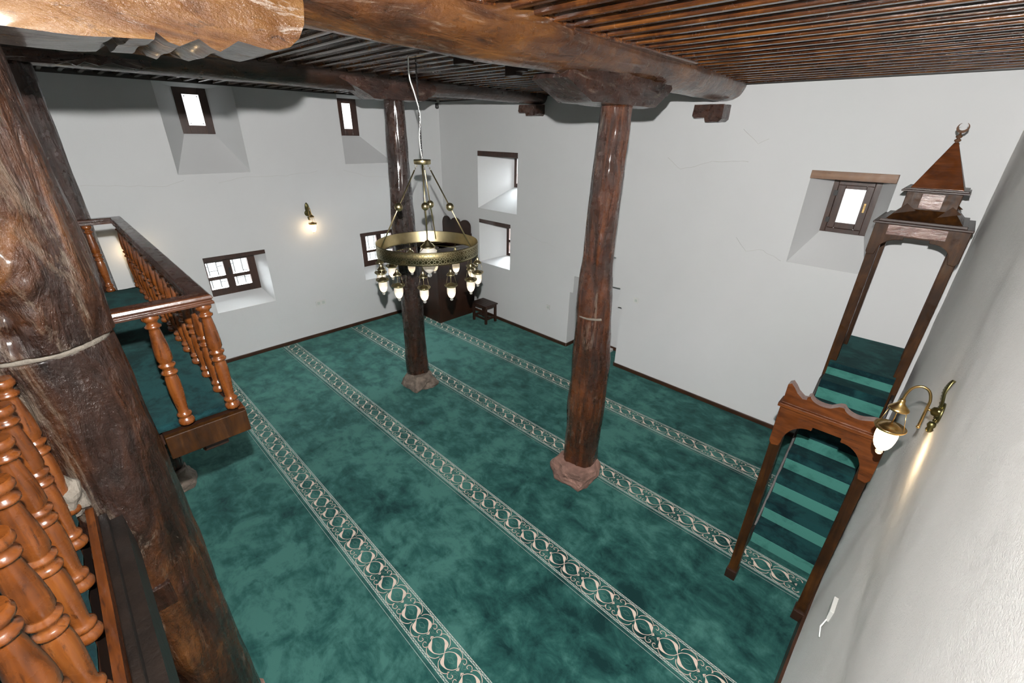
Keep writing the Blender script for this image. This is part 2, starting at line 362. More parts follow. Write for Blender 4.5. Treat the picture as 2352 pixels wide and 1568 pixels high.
# qibla wall with three windows and the stepped mihrab niche
W5 = (-6.90, -5.82, 2.25, 3.31, -6.45, -5.98, 2.66, 3.27, 0.60, False)
W6 = (-6.88, -5.98, 1.15, 2.04, -6.46, -6.02, 1.30, 1.98, 0.42, False)
W7 = (-1.27, -0.50, 2.26, 3.30, -1.08, -0.67, 2.64, 3.22, 0.44, False)
D = 0.52
NI = [(-4.46, -3.40, 0, 1.07), (-4.39, -3.47, 1.07, 1.38), (-4.22, -3.61, 1.38, 1.86), (-4.06, -3.77, 1.86, 2.12)]
holes = [W5, W6, W7]
for k, (a, b_, c, d) in enumerate(NI): holes.append((a, b_, c, d, a, b_, c, d, D, True, 'bt' if k < 3 else 'b'))
qw = wall('wall_front', 'Y', YQ, 1, XL, 0.30, 0, 4.3, holes)
mb = MB()                                        # ledges under the steps of the niche
for k in range(3):
    a, b_, c, d = NI[k]; a2, b2 = NI[k + 1][:2]
    mb.face(((a, YQ, d), (a2, YQ, d), (a2, YQ + D, d), (a, YQ + D, d))); mb.face(((b2, YQ, d), (b_, YQ, d), (b_, YQ + D, d), (b2, YQ + D, d)))
tag(mb.build('wall_front_niche_ledges', 'plaster'), kind='structure').name = 'trim_1'
# right wall: uneven hand-trowelled plaster
mb = MB(); ny, nz = 150, 70; V = []
for i in range(ny + 1):
    y = YB + (YQ + 0.02 - YB) * i / ny; row = []
    for j in range(nz + 1):
        z = 4.3 * j / nz
        e = 0.012 * noise.noise(Vector((y * 0.8, z * 0.9, 3.1))) + 0.003 * noise.noise(Vector((y * 4, z * 4, 9)))
        row.append(mb.bm.verts.new((xr(y, z) + e, y, z)))
    V.append(row)
for i in range(ny):
    for j in range(nz):
        mb.bm.faces.new((V[i][j], V[i + 1][j], V[i + 1][j + 1], V[i][j + 1])).smooth = True
tag(mb.build('wall_right', 'rough_plaster'), kind='structure')
mb = MB(); mb.face(((XL, YB, 0), (0.45, YB, 0), (0.45, YB, 4.3), (XL, YB, 4.3))); tag(mb.build('wall_back', 'plaster'), kind='structure')
mb = MB(); mb.box((XL - 0.1, YB - 0.1, -0.12), (0.4, 6.7, -0.012)); mb.box((XL - .1, YB, -.012), (XL - .002, 6.7, .03)); mb.box((XL, YQ + .002, -.012), (-4.462, 6.7, .03)); mb.box((-3.398, YQ + .002, -.012), (.4, 6.7, .03)); mb.box((-4.462, YQ + D + .002, -.012), (-3.398, 6.7, .03)); tag(mb.build('floor', 'seam'), kind='structure')

# hairline cracks in the plaster
def crack(axis, pos, pts, r=0.0022):
    P = []
    for i in range(len(pts) - 1):
        for t in range(8):
            k = t / 8; u = pts[i][0] * (1 - k) + pts[i + 1][0] * k; z = pts[i][1] * (1 - k) + pts[i + 1][1] * k
            e = 0.02 * noise.noise(Vector((u * 9, z * 9, pos))); P.append((pos, u, z + e) if axis == 'X' else (u, pos, z + e))
    mb = MB(); mb.tube(P, r, 5); return mb
M['crack'] = simple('crack_shadow', (0.42, 0.41, 0.39), 0.9)
k = 2
for ax, pos, pts in (('X', XL, [(0.35, 2.92), (0.9, 2.88), (1.25, 2.86), (1.5, 2.93)]), ('X', XL, [(1.9, 2.87), (2.3, 2.93), (2.9, 2.93), (3.5, 2.98)]),
                     ('X', XL, [(3.9, 2.98), (4.3, 2.86), (4.9, 2.8)]), ('Y', YQ, [(-4.1, 3.35), (-3.7, 3.3)]), ('Y', YQ, [(-3.0, 3.35), (-2.8, 3.22), (-2.4, 3.33), (-1.9, 3.36)]),
                     ('Y', YQ, [(-1.9, 2.45), (-1.75, 2.3), (-1.55, 2.35), (-1.3, 2.25)]), ('Y', YQ, [(-2.1, 3.7), (-1.9, 3.55), (-1.78, 3.62)]), ('Y', YQ, [(-5.7, 1.98), (-5.2, 1.85), (-4.8, 1.8)])):
    tag(crack(ax, pos, pts).build('trim_%d' % k, 'crack'), kind='structure'); k += 1

# skirting boards
def skirt(name, a, b): tag(MB().box(a, b).build(name, 'skirt', bevel=0.004), kind='structure')
skirt('baseboard_left', (XL, YB, 0), (XL + 0.025, YQ, 0.06))
skirt('baseboard_front', (XL, YQ - 0.025, 0), (-4.46, YQ, 0.06)); skirt('baseboard_front_right', (-3.40, YQ - 0.025, 0), (0.2, YQ, 0.06))
mb = MB(); mb.box((-4.46, YQ, 0), (-4.44, YQ + D, 0.06)); mb.box((-3.42, YQ, 0), (-3.40, YQ + D, 0.06)); mb.box((-4.46, YQ + D - 0.02, 0), (-3.40, YQ + D, 0.06)); tag(mb.build('baseboard_niche', 'skirt'), kind='structure')
mb = MB(); mb.prism([(0.125, 0), (0.22, 0), (0.22, 0.085), (0.14, 0.085)], 'Y', YB, YQ); tag(mb.build('baseboard_right', 'skirt', bevel=0.004), kind='structure')

# ------------------------------------------------------------------ ceiling: planks with half-round battens
mb = MB()
mb.box((XL - 0.1, YB - 0.1, 4.24), (0.45, YQ + 0.1, 4.40), 0)
y = YB
i = 0
while y < YQ:
    mb.box((XL, y + 0.014, 4.222), (0.4, y + 0.163, 4.245), 0)
    R = []
    for xx in (XL, -5.3, -2.2, 0.4):
        R.append([(xx, y + 0.006 + dy, 4.235 + dz) for dy, dz in ((-.040, .0), (-.040, -.020), (-.036, -.027), (-.030, -.027), (-.026, -.034), (-.022, -.050), (-.016, -.056), (.016, -.056), (.022, -.050), (.026, -.034), (.030, -.027), (.036, -.027), (.040, -.020), (.040, .0))])
    mb.rings(R, close=False, mi=1, smooth=False)
    y += 0.177; i += 1
tag(mb.build('ceiling', ['plank', 'batten']), kind='structure')

tag(MB().box((XL, YB, 4.165), (XL + .035, YQ, 4.215)).box((XL, YQ - .03, 4.165), (0.2, YQ, 4.215)).build('trim_20', 'soot', bevel=0.006), kind='structure')
# ------------------------------------------------------------------ logs
def log(path, radii, seed, seg=72, n=150, axis='Z', lump=0.14, knots=(), flat=None, square=0.0):
    """path: list of (t, x, y) along the axis coordinate t"""
    mb = MB(); R = []
    t0, t1 = path[0][0], path[-1][0]
    def interp(L, t):
        for a, b in zip(L, L[1:]):
            if t <= b[0] or b is L[-1]:
                k = (t - a[0]) / (b[0] - a[0]); k = min(1, max(0, k)); k = k * k * (3 - 2 * k)
                return [p + (q - p) * k for p, q in zip(a[1:], b[1:])]
    for i in range(n + 1):
        t = t0 + (t1 - t0) * i / n; cx, cy = interp(path, t); r, = interp(radii, t); ring = []
        for k in range(seg):
            a = 2 * PI * k / seg; ca, sa = math.cos(a), math.sin(a)
            v = Vector((ca * 1.3 + seed, sa * 1.3, t * 1.1))
            e = 1 + lump * noise.noise(v) + lump * 0.55 * noise.noise(Vector((ca * 2.6, sa * 2.6 + seed, t * 2.6))) + lump * 0.3 * noise.noise(Vector((ca * 6, sa * 6 + seed, t * 5)))
            if square: e *= (1 - square) + square / max(abs(ca), abs(sa)) * 0.9
            gv = noise.noise(Vector((ca * 9 + seed, sa * 9, t * 1.6))); e += lump * 0.35 * (0.35 - abs(gv)) 
            for (kt, ka, kr, kh) in knots:
                da = math.atan2(math.sin(a - ka), math.cos(a - ka)) * r; q = math.hypot(da, (t - kt) * 0.7) / kr
                if q < 2: e += kh * (math.exp(-q * q * 1.6) - 0.6 * math.exp(-q * q * 7))
            x, y_ = r * e * ca, r * e * sa
            if axis == 'Z': ring.append((cx + x, cy + y_, t))
            else: ring.append((cx + x, t, cy + y_))
        R.append(ring)
    mb.rings(R); return mb
def stone(c, rad, h, seed, top=0.8):
    mb = MB(); bmesh.ops.create_icosphere(mb.bm, subdivisions=4, radius=1)
    for v in mb.bm.verts:
        p = v.co.copy(); e = 1 + 0.22 * noise.noise(p * 1.4 + Vector((seed, 0, 0))) + 0.08 * noise.noise(p * 4 + Vector((seed, 3, 0)))
        s = max(abs(p.x), abs(p.y), abs(p.z)); q = p / s * 0.45 + p * 0.55
        zz = q.z * e; zz = max(-0.9, min(0.9, zz * 1.15))
        k = 1 - (1 - top) * (zz + 0.9) / 1.8
        v.co = Vector((c[0] + q.x * e * rad * k, c[1] + q.y * e * rad * k, c[2] + (zz + 0.9) / 1.8 * h))
    for f in mb.bm.faces: f.smooth = False
    return mb
cams = math.atan2(-3.45, 2.225)                  # direction from the first column to the viewer
o = log([(0.222, -2.225, 3.47), (1.2, -2.21, 3.47), (2.2, -2.24, 3.45), (3.0, -2.22, 3.43), (3.83, -2.20, 3.42)],
        [(0.222, .19), (0.9, .195), (1.6, .185), (2.1, .165), (2.6, .135), (3.2, .138), (3.83, .118)], 1.7, lump=0.13,
        knots=[(3.62, cams + .7, .09, .22), (3.3, cams + .35, .08, .25), (3.05, cams - .5, .09, .16), (2.75, cams + .1, .05, .2), (2.25, cams - .9, .08, .15), (1.75, cams - .1, .07, .14), (1.5, cams + 1.2, .08, .12)]).build('log_column', 'post')
tag(o, 'knotty reddish-brown log column standing on a squarish pinkish stone, nearest the mihrab', 'column', 'carved log columns')
mb = MB(); R = []
for dz, rr in ((-0.012, .168), (-0.006, .186), (0.006, .186), (0.012, .168)):
    R.append([(-2.222 + rr * math.cos(a), 3.463 + rr * math.sin(a), 2.02 + dz) for a in [cams - 1.1 + 1.5 * q / 14 for q in range(15)]])
mb.rings(R, close=False); mb.build('mortar_patch', 'mortar', o)
o = log([(0.20, -5.27, 3.32), (1.3, -5.25, 3.31), (2.6, -5.27, 3.29), (3.96, -5.26, 3.30)], [(0.20, .17), (0.9, .15), (1.7, .155), (2.6, .15), (3.4, .125), (3.96, .112)], 5.2, lump=0.12,
        knots=[(2.9, -1.0, .09, .15), (2.1, -.6, .08, .15), (1.5, -.9, .07, .12)]).build('log_column', 'post_dark')
tag(o, 'dark log column half hidden behind the chandelier', 'column', 'carved log columns')
cb = math.atan2(.16, 2.2)
BX, BY = -2.225, -0.165
def near(t0, t1, radii, seed, kn): return log([(t0, BX, BY), (t1, BX, BY)], radii, seed, seg=170, n=240, lump=0.10, knots=[(a_, b_, c_, d_ * 1.35) for a_, b_, c_, d_ in kn])
o = near(0.21, 2.885, [(0.21, .212), (1.0, .207), (1.8, .208), (2.5, .206), (2.885, .200)], 8.8, [(2.1, cb - .2, .09, .10), (1.6, cb + .4, .07, .08), (1.2, cb - .1, .06, .08), (2.45, cb + .9, .06, .07)]).build('log_column', 'post_big')
tag(o, 'thick foreground log column with a pale mortar joint, at the left beside the near railing', 'column', 'carved log columns')
ob = near(2.905, 3.86, [(2.905, .206), (3.1, .212), (3.5, .208), (3.86, .205)], 11.3, [(3.02, cb - .35, .07, -.26), (3.02, cb - .05, .05, .10), (3.18, cb + .1, .06, .12), (3.12, cb - .7, .07, .16), (3.30, cb - .30, .06, .15), (3.36, cb - .12, .045, .13), (3.40, cb + .3, .05, .10), (3.46, cb - .4, .06, -.16), (3.55, cb - .1, .05, .12), (3.65, cb + .1, .06, .10), (3.62, cb - .5, .06, .14), (3.72, cb - .25, .05, -.12)]).build('upper_log', 'post_big', o)
mb = log([(2.865, BX, BY), (2.92, BX, BY)], [(2.87, .190), (2.893, .2015), (2.915, .190)], 3.3, seg=60, n=8, lump=0.04); mb.build('mortar_joint', 'mortar', o)
mb = MB(); mb.box((-2.03, -0.225, 1.63), (-1.995, -0.115, 1.76)); mb.build('wooden_patch', 'post_dark', o, bevel=0.006)
o = log([(0.235, -5.26, 0.06), (2.0, -5.24, 0.07), (4.02, -5.26, 0.08)], [(0.235, .15), (1.5, .145), (3.0, .145), (4.02, .135)], 21.1, lump=0.1).build('log_column', 'post_dark')
tag(o, 'dark log column rising behind the balcony railing at the far left', 'column', 'carved log columns')
tag(stone((-2.23, 3.40, 0), 0.255, 0.24, 4, 0.92).build('base_stone', 'stone_pink'), 'squarish pinkish stone block under the knotty reddish-brown column', 'stone', 'stones under the columns')
tag(stone((-5.20, 3.30, 0), 0.255, 0.22, 9, 0.7).build('base_stone', 'stone_grey'), 'grey-brown boulder under the column behind the chandelier', 'stone', 'stones under the columns')
tag(stone((-5.22, 0.05, 0), 0.24, 0.25, 12, 0.75).build('base_stone', 'stone_grey'), 'tan stone under the column below the balcony', 'stone', 'stones under the columns')
tag(stone((BX, BY, 0), 0.30, 0.22, 15, 0.85).build('base_stone', 'stone_pink'), 'stone under the thick foreground column', 'stone', 'stones under the columns')

# beams and brackets
o = log([(YB, -2.19, 4.19), (1.0, -2.17, 4.18), (2.0, -2.13, 4.17), (4.0, -2.22, 4.18), (YQ, -2.36, 4.19)], [(YB, .19), (1.0, .19), (2.0, .205), (4.0, .20), (YQ, .19)], 31, axis='Y', lump=0.05, seg=56, n=150).build('ceiling_beam', 'beam')
tag(o, 'golden brown log beam running overhead to the mihrab wall', 'beam', 'log ceiling beams')
MB().box((-2.02, YB, 4.165), (-1.93, 4.2, 4.2)).build('trim_strip', 'batten', o, bevel=0.01)
o = log([(YB, -5.30, 4.20), (2.0, -5.26, 4.19), (YQ, -5.34, 4.20)], [(YB, .19), (2.0, .175), (YQ, .155)], 37, axis='Y', lump=0.05, seg=48, n=120).build('ceiling_beam', 'beam_dark')
tag(o, 'dark log beam over the column behind the chandelier', 'beam', 'log ceiling beams')

def bracket(cx, wdt, pts, seed, name_seg=22):
    """pts: side profile (y,z) loop; rounded lens cross-section in x"""
    mb = MB(); mb.prism(pts, 'X', cx - wdt / 2, cx + wdt / 2)
    bmesh.ops.subdivide_edges(mb.bm, edges=[e for e in mb.bm.edges if abs(e.verts[0].co.x - e.verts[1].co.x) > 0.05], cuts=6, use_grid_fill=True)
    for v in mb.bm.verts:
        k = (v.co.x - cx) / (wdt / 2)
        e = noise.noise(v.co * 5 + Vector((seed, 0, 0)))
        v.co.z += 0.012 * e
    return mb
def rough(mb, seed, amp=0.01, sc=6, cuts=3):
    bmesh.ops.triangulate(mb.bm, faces=[f for f in mb.bm.faces if len(f.verts) > 4])
    for _ in range(cuts): bmesh.ops.subdivide_edges(mb.bm, edges=[e for e in mb.bm.edges if e.calc_length() > 0.05], cuts=1, use_grid_fill=True)
    for v in mb.bm.verts:
        q = v.co * sc + Vector((seed, seed * 2, 0)); v.co += Vector((noise.noise(q), noise.noise(q + Vector((9, 0, 0))), noise.noise(q + Vector((0, 9, 0))))) * amp
    for f in mb.bm.faces: f.smooth = True
    mb.crease = True
    return mb
mb = MB(); mb.prism([(2.60, 3.945), (2.63, 3.93), (2.90, 3.82), (3.80, 3.82), (4.0, 3.93), (4.06, 3.975), (4.04, 4.0), (3.5, 4.02), (3.0, 4.05), (2.90, 4.06), (2.78, 3.99), (2.62, 3.985)], 'X', -2.37, -2.06)
tag(rough(mb, 3, 0.008, 9).build('column_bracket', 'capital'), 'jagged brown timber bracket on top of the knotty reddish-brown column', 'bracket', 'timber brackets on the columns')
mb = MB(); mb.prism([(2.56, 4.11), (2.66, 4.08), (2.95, 3.95), (3.62, 3.95), (3.78, 4.03), (3.84, 4.10), (3.80, 4.17), (2.62, 4.19)], 'X', -5.40, -5.10)
tag(rough(mb, 5, 0.012, 7).build('column_bracket', 'capital'), 'dark timber bracket on top of the column behind the chandelier', 'bracket', 'timber brackets on the columns')
# near bracket with a carved wavy underside
prof = [(-1.25, 3.92), (-0.9, 3.855), (-0.3, 3.85), (0.05, 3.852), (0.22, 3.853), (0.30, 3.86), (0.335, 3.885), (0.345, 3.862), (0.41, 3.868), (0.42, 3.892), (0.45, 3.865), (0.48, 3.856), (0.50, 3.875), (0.54, 3.886),
        (0.575, 3.865), (0.60, 3.858), (0.63, 3.885), (0.67, 3.897), (0.74, 3.884), (0.80, 3.880), (0.86, 3.895), (0.90, 3.93), (0.925, 3.98), (0.935, 4.05), (0.93, 4.14), (-1.2, 4.14)]
prof = [(y_ * .935, 3.6 + (z_ - 3.6) * .935 if z_ < 4.1 else 4.215) for y_, z_ in prof]
mb = MB(); mb.prism(prof, 'X', -2.36, -1.945)
tag(rough(mb, 8, 0.006, 9).build('column_bracket', 'capital_gold'), 'golden timber bracket with a scalloped underside, across the upper left in front', 'bracket', 'timber brackets on the columns')
prof4 = [(-1.0, 4.06), (-0.6, 4.02), (0.35, 4.02), (0.42, 4.04), (0.46, 4.02), (0.52, 4.05), (0.6, 4.03), (0.68, 4.06), (0.76, 4.04), (0.86, 4.03), (0.93, 4.06), (0.97, 4.12), (0.98, 4.19), (-1.0, 4.19)]
mb = MB(); mb.prism(prof4, 'X', -5.40, -5.12)
tag(rough(mb, 12, 0.006, 8).build('column_bracket', 'capital'), 'dark shadowed timber bracket above the far left column', 'bracket', 'timber brackets on the columns')
for (x0, x1, z0, z1, lab) in ((-2.66, -2.30, 3.81, 3.965, 'short brown timber stub in the wall under the end of the golden brown beam'), (-5.62, -5.24, 3.91, 4.04, 'short dark timber stub in the wall under the end of the dark beam')):
    mb = MB(); mb.prism([(x0, z0 + .04), (x0 + .03, z0 + .01), (x0 + .15, z0 + .015), (x0 + .17, z0 - .03), (x1 - .03, z0 - .03), (x1, z0), (x1, z1), (x0 + .01, z1)], 'Y', 5.86, 6.10)
    tag(rough(mb, x0, 0.008, 9, 2).build('wall_corbel', 'capital'), lab, 'corbel', 'timber stubs under the beam ends')
for (x, y) in ((-3.12, 2.66), (-3.33, 3.45)):
    tag(MB().box((x - .12, y - .05, 4.10), (x + .02, y + .05, 4.2)).box((x, y - .05, 4.13), (x + .09, y + .05, 4.2)).build('ceiling_block', 'dark', bevel=0.005), 'small stepped wooden block on the dark ceiling between the beams', 'block', 'blocks on the dark ceiling')

# ------------------------------------------------------------------ windows
def winroot(k, loc):
    o = empty('window_%d' % k, loc); o['kind'] = 'structure'; return o
def frame_ring(mb, P, a, b, c, d, t, d0, d1):   # rectangular frame, P(u,z,depth)
    for (u0, u1, z0, z1) in ((a, a + t, c, d), (b - t, b, c, d), (a + t, b - t, c, c + t), (a + t, b - t, d - t, d)):
        q0, q1 = P(u0, z0, d0), P(u1, z1, d1)
        mb.box([min(p, q) for p, q in zip(q0, q1)], [max(p, q) for p, q in zip(q0, q1)])
PL = lambda u, z, d: (XL - d, u, z)
PQ = lambda u, z, d: (u, YQ + d, z)
def bx(mb, P, u0, u1, z0, z1, d0, d1):
    q0, q1 = P(u0, z0, d0), P(u1, z1, d1)
    return mb.box([min(p, q) for p, q in zip(q0, q1)], [max(p, q) for p, q in zip(q0, q1)])
def small_window(k, P, W, pane, mat, dep=0.0):
    u0, u1, z0, z1, d = W[4], W[5], W[6], W[7], W[8]
    o = winroot(k, P((u0 + u1) / 2, z0, d))
    pu0, pu1, pz0, pz1 = pane
    mb = MB(); e = 0.03
    bx(mb, P, u0 - e, pu0, z0 - e, z1 + e, d - .05, d + .02); bx(mb, P, pu1, u1 + e, z0 - e, z1 + e, d - .05, d + .02)
    bx(mb, P, pu0, pu1, z0 - e, pz0, d - .05, d + .02); bx(mb, P, pu0, pu1, pz1, z1 + e, d - .05, d + .02)
    child_at(mb.build('window_frame', 'frame', bevel=0.004), o)
    mb = MB(); bx(mb, P, pu0 - .005, pu1 + .005, pz0 - .005, pz1 + .005, d - .052, d - .045); child_at(mb.build('pane', mat), o)
    mb = MB()
    for uu in (pu0 + .02, pu1 - .02):
        for zz in (pz0 + .02, pz1 - .02): bx(mb, P, uu - .006, uu + .006, zz - .006, zz + .006, d - .058, d - .05)
    child_at(mb.build('screws', 'iron'), o)
    return o
small_window(1, PL, W1, (1.83, 2.03, 3.65, 4.05), 'acrylic')
small_window(2, PL, W2, (4.27, 4.42, 3.65, 4.06), 'acrylic')
def casement(k, P, W, pu, pz, lint, grille):
    u0, u1, z0, z1, d = W[4], W[5], W[6], W[7], W[8]
    o = winroot(k, P((u0 + u1) / 2, z0, d)); um = (u0 + u1) / 2
    mb = MB(); e = 0.03; f0, f1 = d - .02, d + .05
    us = [u0 - e] + [v for p in pu for v in p] + [u1 + e]; zs = [z0 - e] + [v for p in pz for v in p] + [z1 + e]
    for i in range(0, len(us), 2): bx(mb, P, us[i], us[i + 1], z0 - e, z1 + e, f0, f1)
    for i in range(0, len(zs), 2):
        for p in pu: bx(mb, P, p[0], p[1], zs[i], zs[i + 1], f0, f1)
    child_at(mb.build('window_frame', 'frame', bevel=0.004), o)
    for p in pu:
        for z in pz:
            mb = MB(); bx(mb, P, p[0] - .004, p[1] + .004, z[0] - .004, z[1] + .004, d + .02, d + .024); child_at(mb.build('pane', 'glass'), o)
    mb = MB()
    for (a, b_, c, dd) in grille: bx(mb, P, a, b_, c, dd, d + .20, d + .21)
    child_at(mb.build('outside_grille', 'iron'), o)
    mb = MB(); bx(mb, P, W[0], W[1], lint[0], lint[1], -0.002, d + .03); child_at(mb.build('lintel', 'frame', bevel=0.004), o)
    mb = MB(); bx(mb, P, um - .015, um + .015, (z0 + z1) / 2 - .02, (z0 + z1) / 2 + .09, f0 - .012, f0); child_at(mb.build('latch', 'iron', bevel=0.003), o)
def grid(u0, u1, z0, z1, seed):
    rnd = random.Random(seed); L = []; t = .006
    n = 7
    for i in range(n + 1):
        u = u0 + (u1 - u0) * i / n; L.append((u - t, u + t, z0, z1))
    for i in range(n):
        a, b_ = u0 + (u1 - u0) * i / n, u0 + (u1 - u0) * (i + 1) / n
        for q in range(3):
            z = z0 + (z1 - z0) * ((q + rnd.random()) / 3); L.append((a, b_, z - t, z + t))
    return L
casement(3, PL, W3, [(1.48, 1.73), (1.84, 2.09)], [(1.20, 1.35), (1.41, 1.64)], (1.725, 1.79), grid(1.42, 2.3, 1.1, 1.8, 1))
casement(4, PL, W4, [(4.29, 4.53), (4.64, 4.88)], [(1.20, 1.36), (1.41, 1.69)], (1.76, 1.82), grid(4.2, 5.1, 1.1, 1.8, 2))
casement(5, PQ, W5, [(-6.40, -6.24), (-6.18, -6.03)], [(2.72, 3.18)], (3.22, 3.31), [])
casement(6, PQ, W6, [(-6.41, -6.26), (-6.21, -6.06)], [(1.35, 1.58), (1.63, 1.90)], (1.965, 2.04), [])
o = small_window(7, PQ, W7, (-0.975, -0.775), 'acrylic') if False else None
def window7():
    W = W7; P = PQ; d = W[8]; o = winroot(7, P(-0.87, 2.64, d))
    mb = MB()
    bx(mb, P, -1.11, -1.05, 2.61, 3.22, d - .05, d + .02); bx(mb, P, -0.71, -0.64, 2.61, 3.22, d - .05, d + .02)
    bx(mb, P, -1.05, -0.71, 2.61, 2.66, d - .05, d + .02); bx(mb, P, -1.05, -0.71, 3.14, 3.22, d - .05, d + .02)
    child_at(mb.build('window_frame', 'frame', bevel=0.005), o)
    mb = MB()
    bx(mb, P, -1.05, -0.975, 2.66, 3.14, d - .035, d + .0); bx(mb, P, -0.78, -0.71, 2.66, 3.14, d - .035, d)
    bx(mb, P, -0.975, -0.78, 2.66, 2.725, d - .035, d); bx(mb, P, -0.975, -0.78, 3.10, 3.14, d - .035, d)
    s = child_at(mb.build('sash', 'frame', bevel=0.005), o)
    mb = MB(); bx(mb, P, -0.98, -0.775, 2.72, 3.105, d - .01, d - .005); q_ = mb.build('pane', 'acrylic'); q_.parent = s
    mb = MB(); bx(mb, P, -0.755, -0.735, 2.86, 2.96, d - .045, d - .035); mb.box((-0.75, YQ + d - .07, 2.90), (-0.74, YQ + d - .04, 2.94)); child_at(mb.build('latch', 'brass_gold', bevel=0.002), o)
    mb = MB(); 
    for zz in (2.72, 3.02): bx(mb, P, -1.075, -1.035, zz, zz + .06, d - .056, d - .05)
    child_at(mb.build('hinges', 'iron', bevel=0.002), o)
    mb = MB(); bx(mb, P, -1.275, -0.505, 3.215, 3.30, -0.006, d + .03); child_at(mb.build('lintel', 'lintel', bevel=0.004), o)
window7()

# ------------------------------------------------------------------ carpet with four ornamental bands
def bez(p, n=12):
    out = []
    for i in range(len(p) - 1):
        p0 = p[max(i - 1, 0)]; p1 = p[i]; p2 = p[i + 1]; p3 = p[min(i + 2, len(p) - 1)]
        for k in range(n):
            t = k / n
            out.append(tuple(0.5 * (2 * p1[j] + (p2[j] - p0[j]) * t + (2 * p0[j] - 5 * p1[j] + 4 * p2[j] - p3[j]) * t * t + (3 * p1[j] - p0[j] - 3 * p2[j] + p3[j]) * t ** 3) for j in (0, 1)))
    out.append(p[-1]); return out
def ribbon(mb, pts, wf, tr, mi, z):
    n = len(pts); L = []
    for i, p in enumerate(pts):
        a = pts[max(i - 1, 0)]; b = pts[min(i + 1, n - 1)]; dx, dy = b[0] - a[0], b[1] - a[1]; l = math.hypot(dx, dy) or 1
        w_ = wf(i / (n - 1)); nx, ny = -dy / l * w_, dx / l * w_
        L.append((mb.bm.verts.new((*tr(p[0] + nx, p[1] + ny), z)), mb.bm.verts.new((*tr(p[0] - nx, p[1] - ny), z))))
    for a, b in zip(L, L[1:]):
        f = mb.bm.faces.new((a[0], b[0], b[1], a[1])); f.material_index = mi
PER = 0.37
def motif():
    """strokes in one period: u 0..0.37 along the band, v across; list of (points, width function, material)"""
    L = []; thin = lambda t: 0.0022; fat = lambda t: 0.0022 + 0.0125 * math.exp(-((t - 0.64) / 0.16) ** 2); fat2 = lambda t: fat(1 - t)
    for (a, b_) in ((0.030, 0.185), (0.185, 0.340)):
        m_ = (a + b_) / 2; h = 0.060
        L.append(([(a, 0), (a + .02, h * .55), (m_ - .015, h), (m_ + .035, h * .92), (b_ - .016, h * .35), (b_, 0)], fat, 1))
        L.append(([(a, 0), (a + .016, -h * .35), (m_ - .035, -h * .92), (m_ + .015, -h), (b_ - .02, -h * .55), (b_, 0)], fat2, 1))
        L.append(([(a + .04, 0), (m_ - .01, .018), (m_ + .03, .006), (m_, -.016), (a + .05, -.008)], lambda t: 0.0012, 2))
    for s in (1, -1):
        L.append(([(0.055, .055 * s), (0.062, .080 * s), (0.09, .098 * s), (0.13, .097 * s), (0.165, .075 * s), (0.178, .045 * s)], thin, 1))
        L.append(([(0.192, .045 * s), (0.205, .075 * s), (0.24, .097 * s), (0.28, .098 * s), (0.308, .080 * s), (0.315, .055 * s)], thin, 1))
        L.append(([(0.06, .072 * s), (0.035, .088 * s), (0.012, .078 * s), (0.012, .058 * s), (0.028, .056 * s)], thin, 1))
        L.append(([(0.31, .072 * s), (0.335, .088 * s), (0.358, .078 * s), (0.358, .058 * s), (0.342, .056 * s)], thin, 1))
        L.append(([(0.05, .078 * s), (0.062, .062 * s)], lambda t: 0.004, 1)); L.append(([(0.308, .062 * s), (0.32, .078 * s)], lambda t: 0.004, 1))
        L.append(([(0.012, 0), (0.028, .014 * s)], lambda t: 0.003, 1)); L.append(([(0.342, .014 * s), (0.358, 0)], lambda t: 0.003, 1))
        L.append(([(-0.02, .045 * s), (0.0, .03 * s), (0.02, .045 * s), (0.0, .062 * s), (-0.015, .05 * s)], lambda t: 0.0012, 2))
        L.append(([(0.005, .02 * s), (-0.03, .028 * s), (-0.035, .06 * s), (0.0, .078 * s), (0.03, .07 * s)], lambda t: 0.0012, 2))
    L.append(([(0.012, 0), (0.03, 0)], lambda t: 0.003, 1)); L.append(([(0.34, 0), (0.358, 0)], lambda t: 0.003, 1))
    return [(bez(p, 5) if len(p) > 2 else p, f, mi) for p, f, mi in L]
mo = motif()
mb = MB()
mb.mi = 0
mb.box((XL + 0.025, YB, -0.0119), (0.15, YQ - 0.02, -0.0014), 0)
mb.box((-4.44, YQ - 0.03, -0.0119), (-3.42, YQ + D - 0.02, -0.0015), 0)
for bi, (ya, yb) in enumerate(((0.995, 1.24), (2.26, 2.505), (3.575, 3.815), (4.855, 5.095))):
    yc = (ya + yb) / 2; xs, xe = XL + 0.03, 0.13; sc = (yb - ya) / 0.25; off = (0.185, 0.02, 0.11, 0.29)[bi]
    k = 0
    x = xs - off
    while x < xe:
        for pts, f, mi in mo:
            if all(xs < x + p[0] < xe for p in pts):
                ribbon(mb, pts, f, lambda u, v, x=x: (x + u, yc + v * sc), mi, -0.0002)
        x += PER
    for s in (1, -1):
        for v in (.122, .106):
            ribbon(mb, [(xs, v * s), (xe, v * s)], lambda t: 0.0022, lambda u, v_: (u, yc + v_ * sc), 3, -0.0002)
        zig = []; u = xs; q = 0
        while u < xe: zig.append((u, (.109 if q % 2 else .119) * s)); u += 0.016; q += 1
        ribbon(mb, zig, lambda t: 0.0016, lambda u, v_: (u, yc + v_ * sc), 3, -0.0001)
    ribbon(mb, [(xs, -.145), (xe, -.145)], lambda t: 0.003, lambda u, v_: (u, yc + v_ * sc), 4, -0.0004)
    ribbon(mb, [(xs, -.155), (xe, -.155)], lambda t: 0.0012, lambda u, v_: (u, yc + v_ * sc), 3, -0.0004)
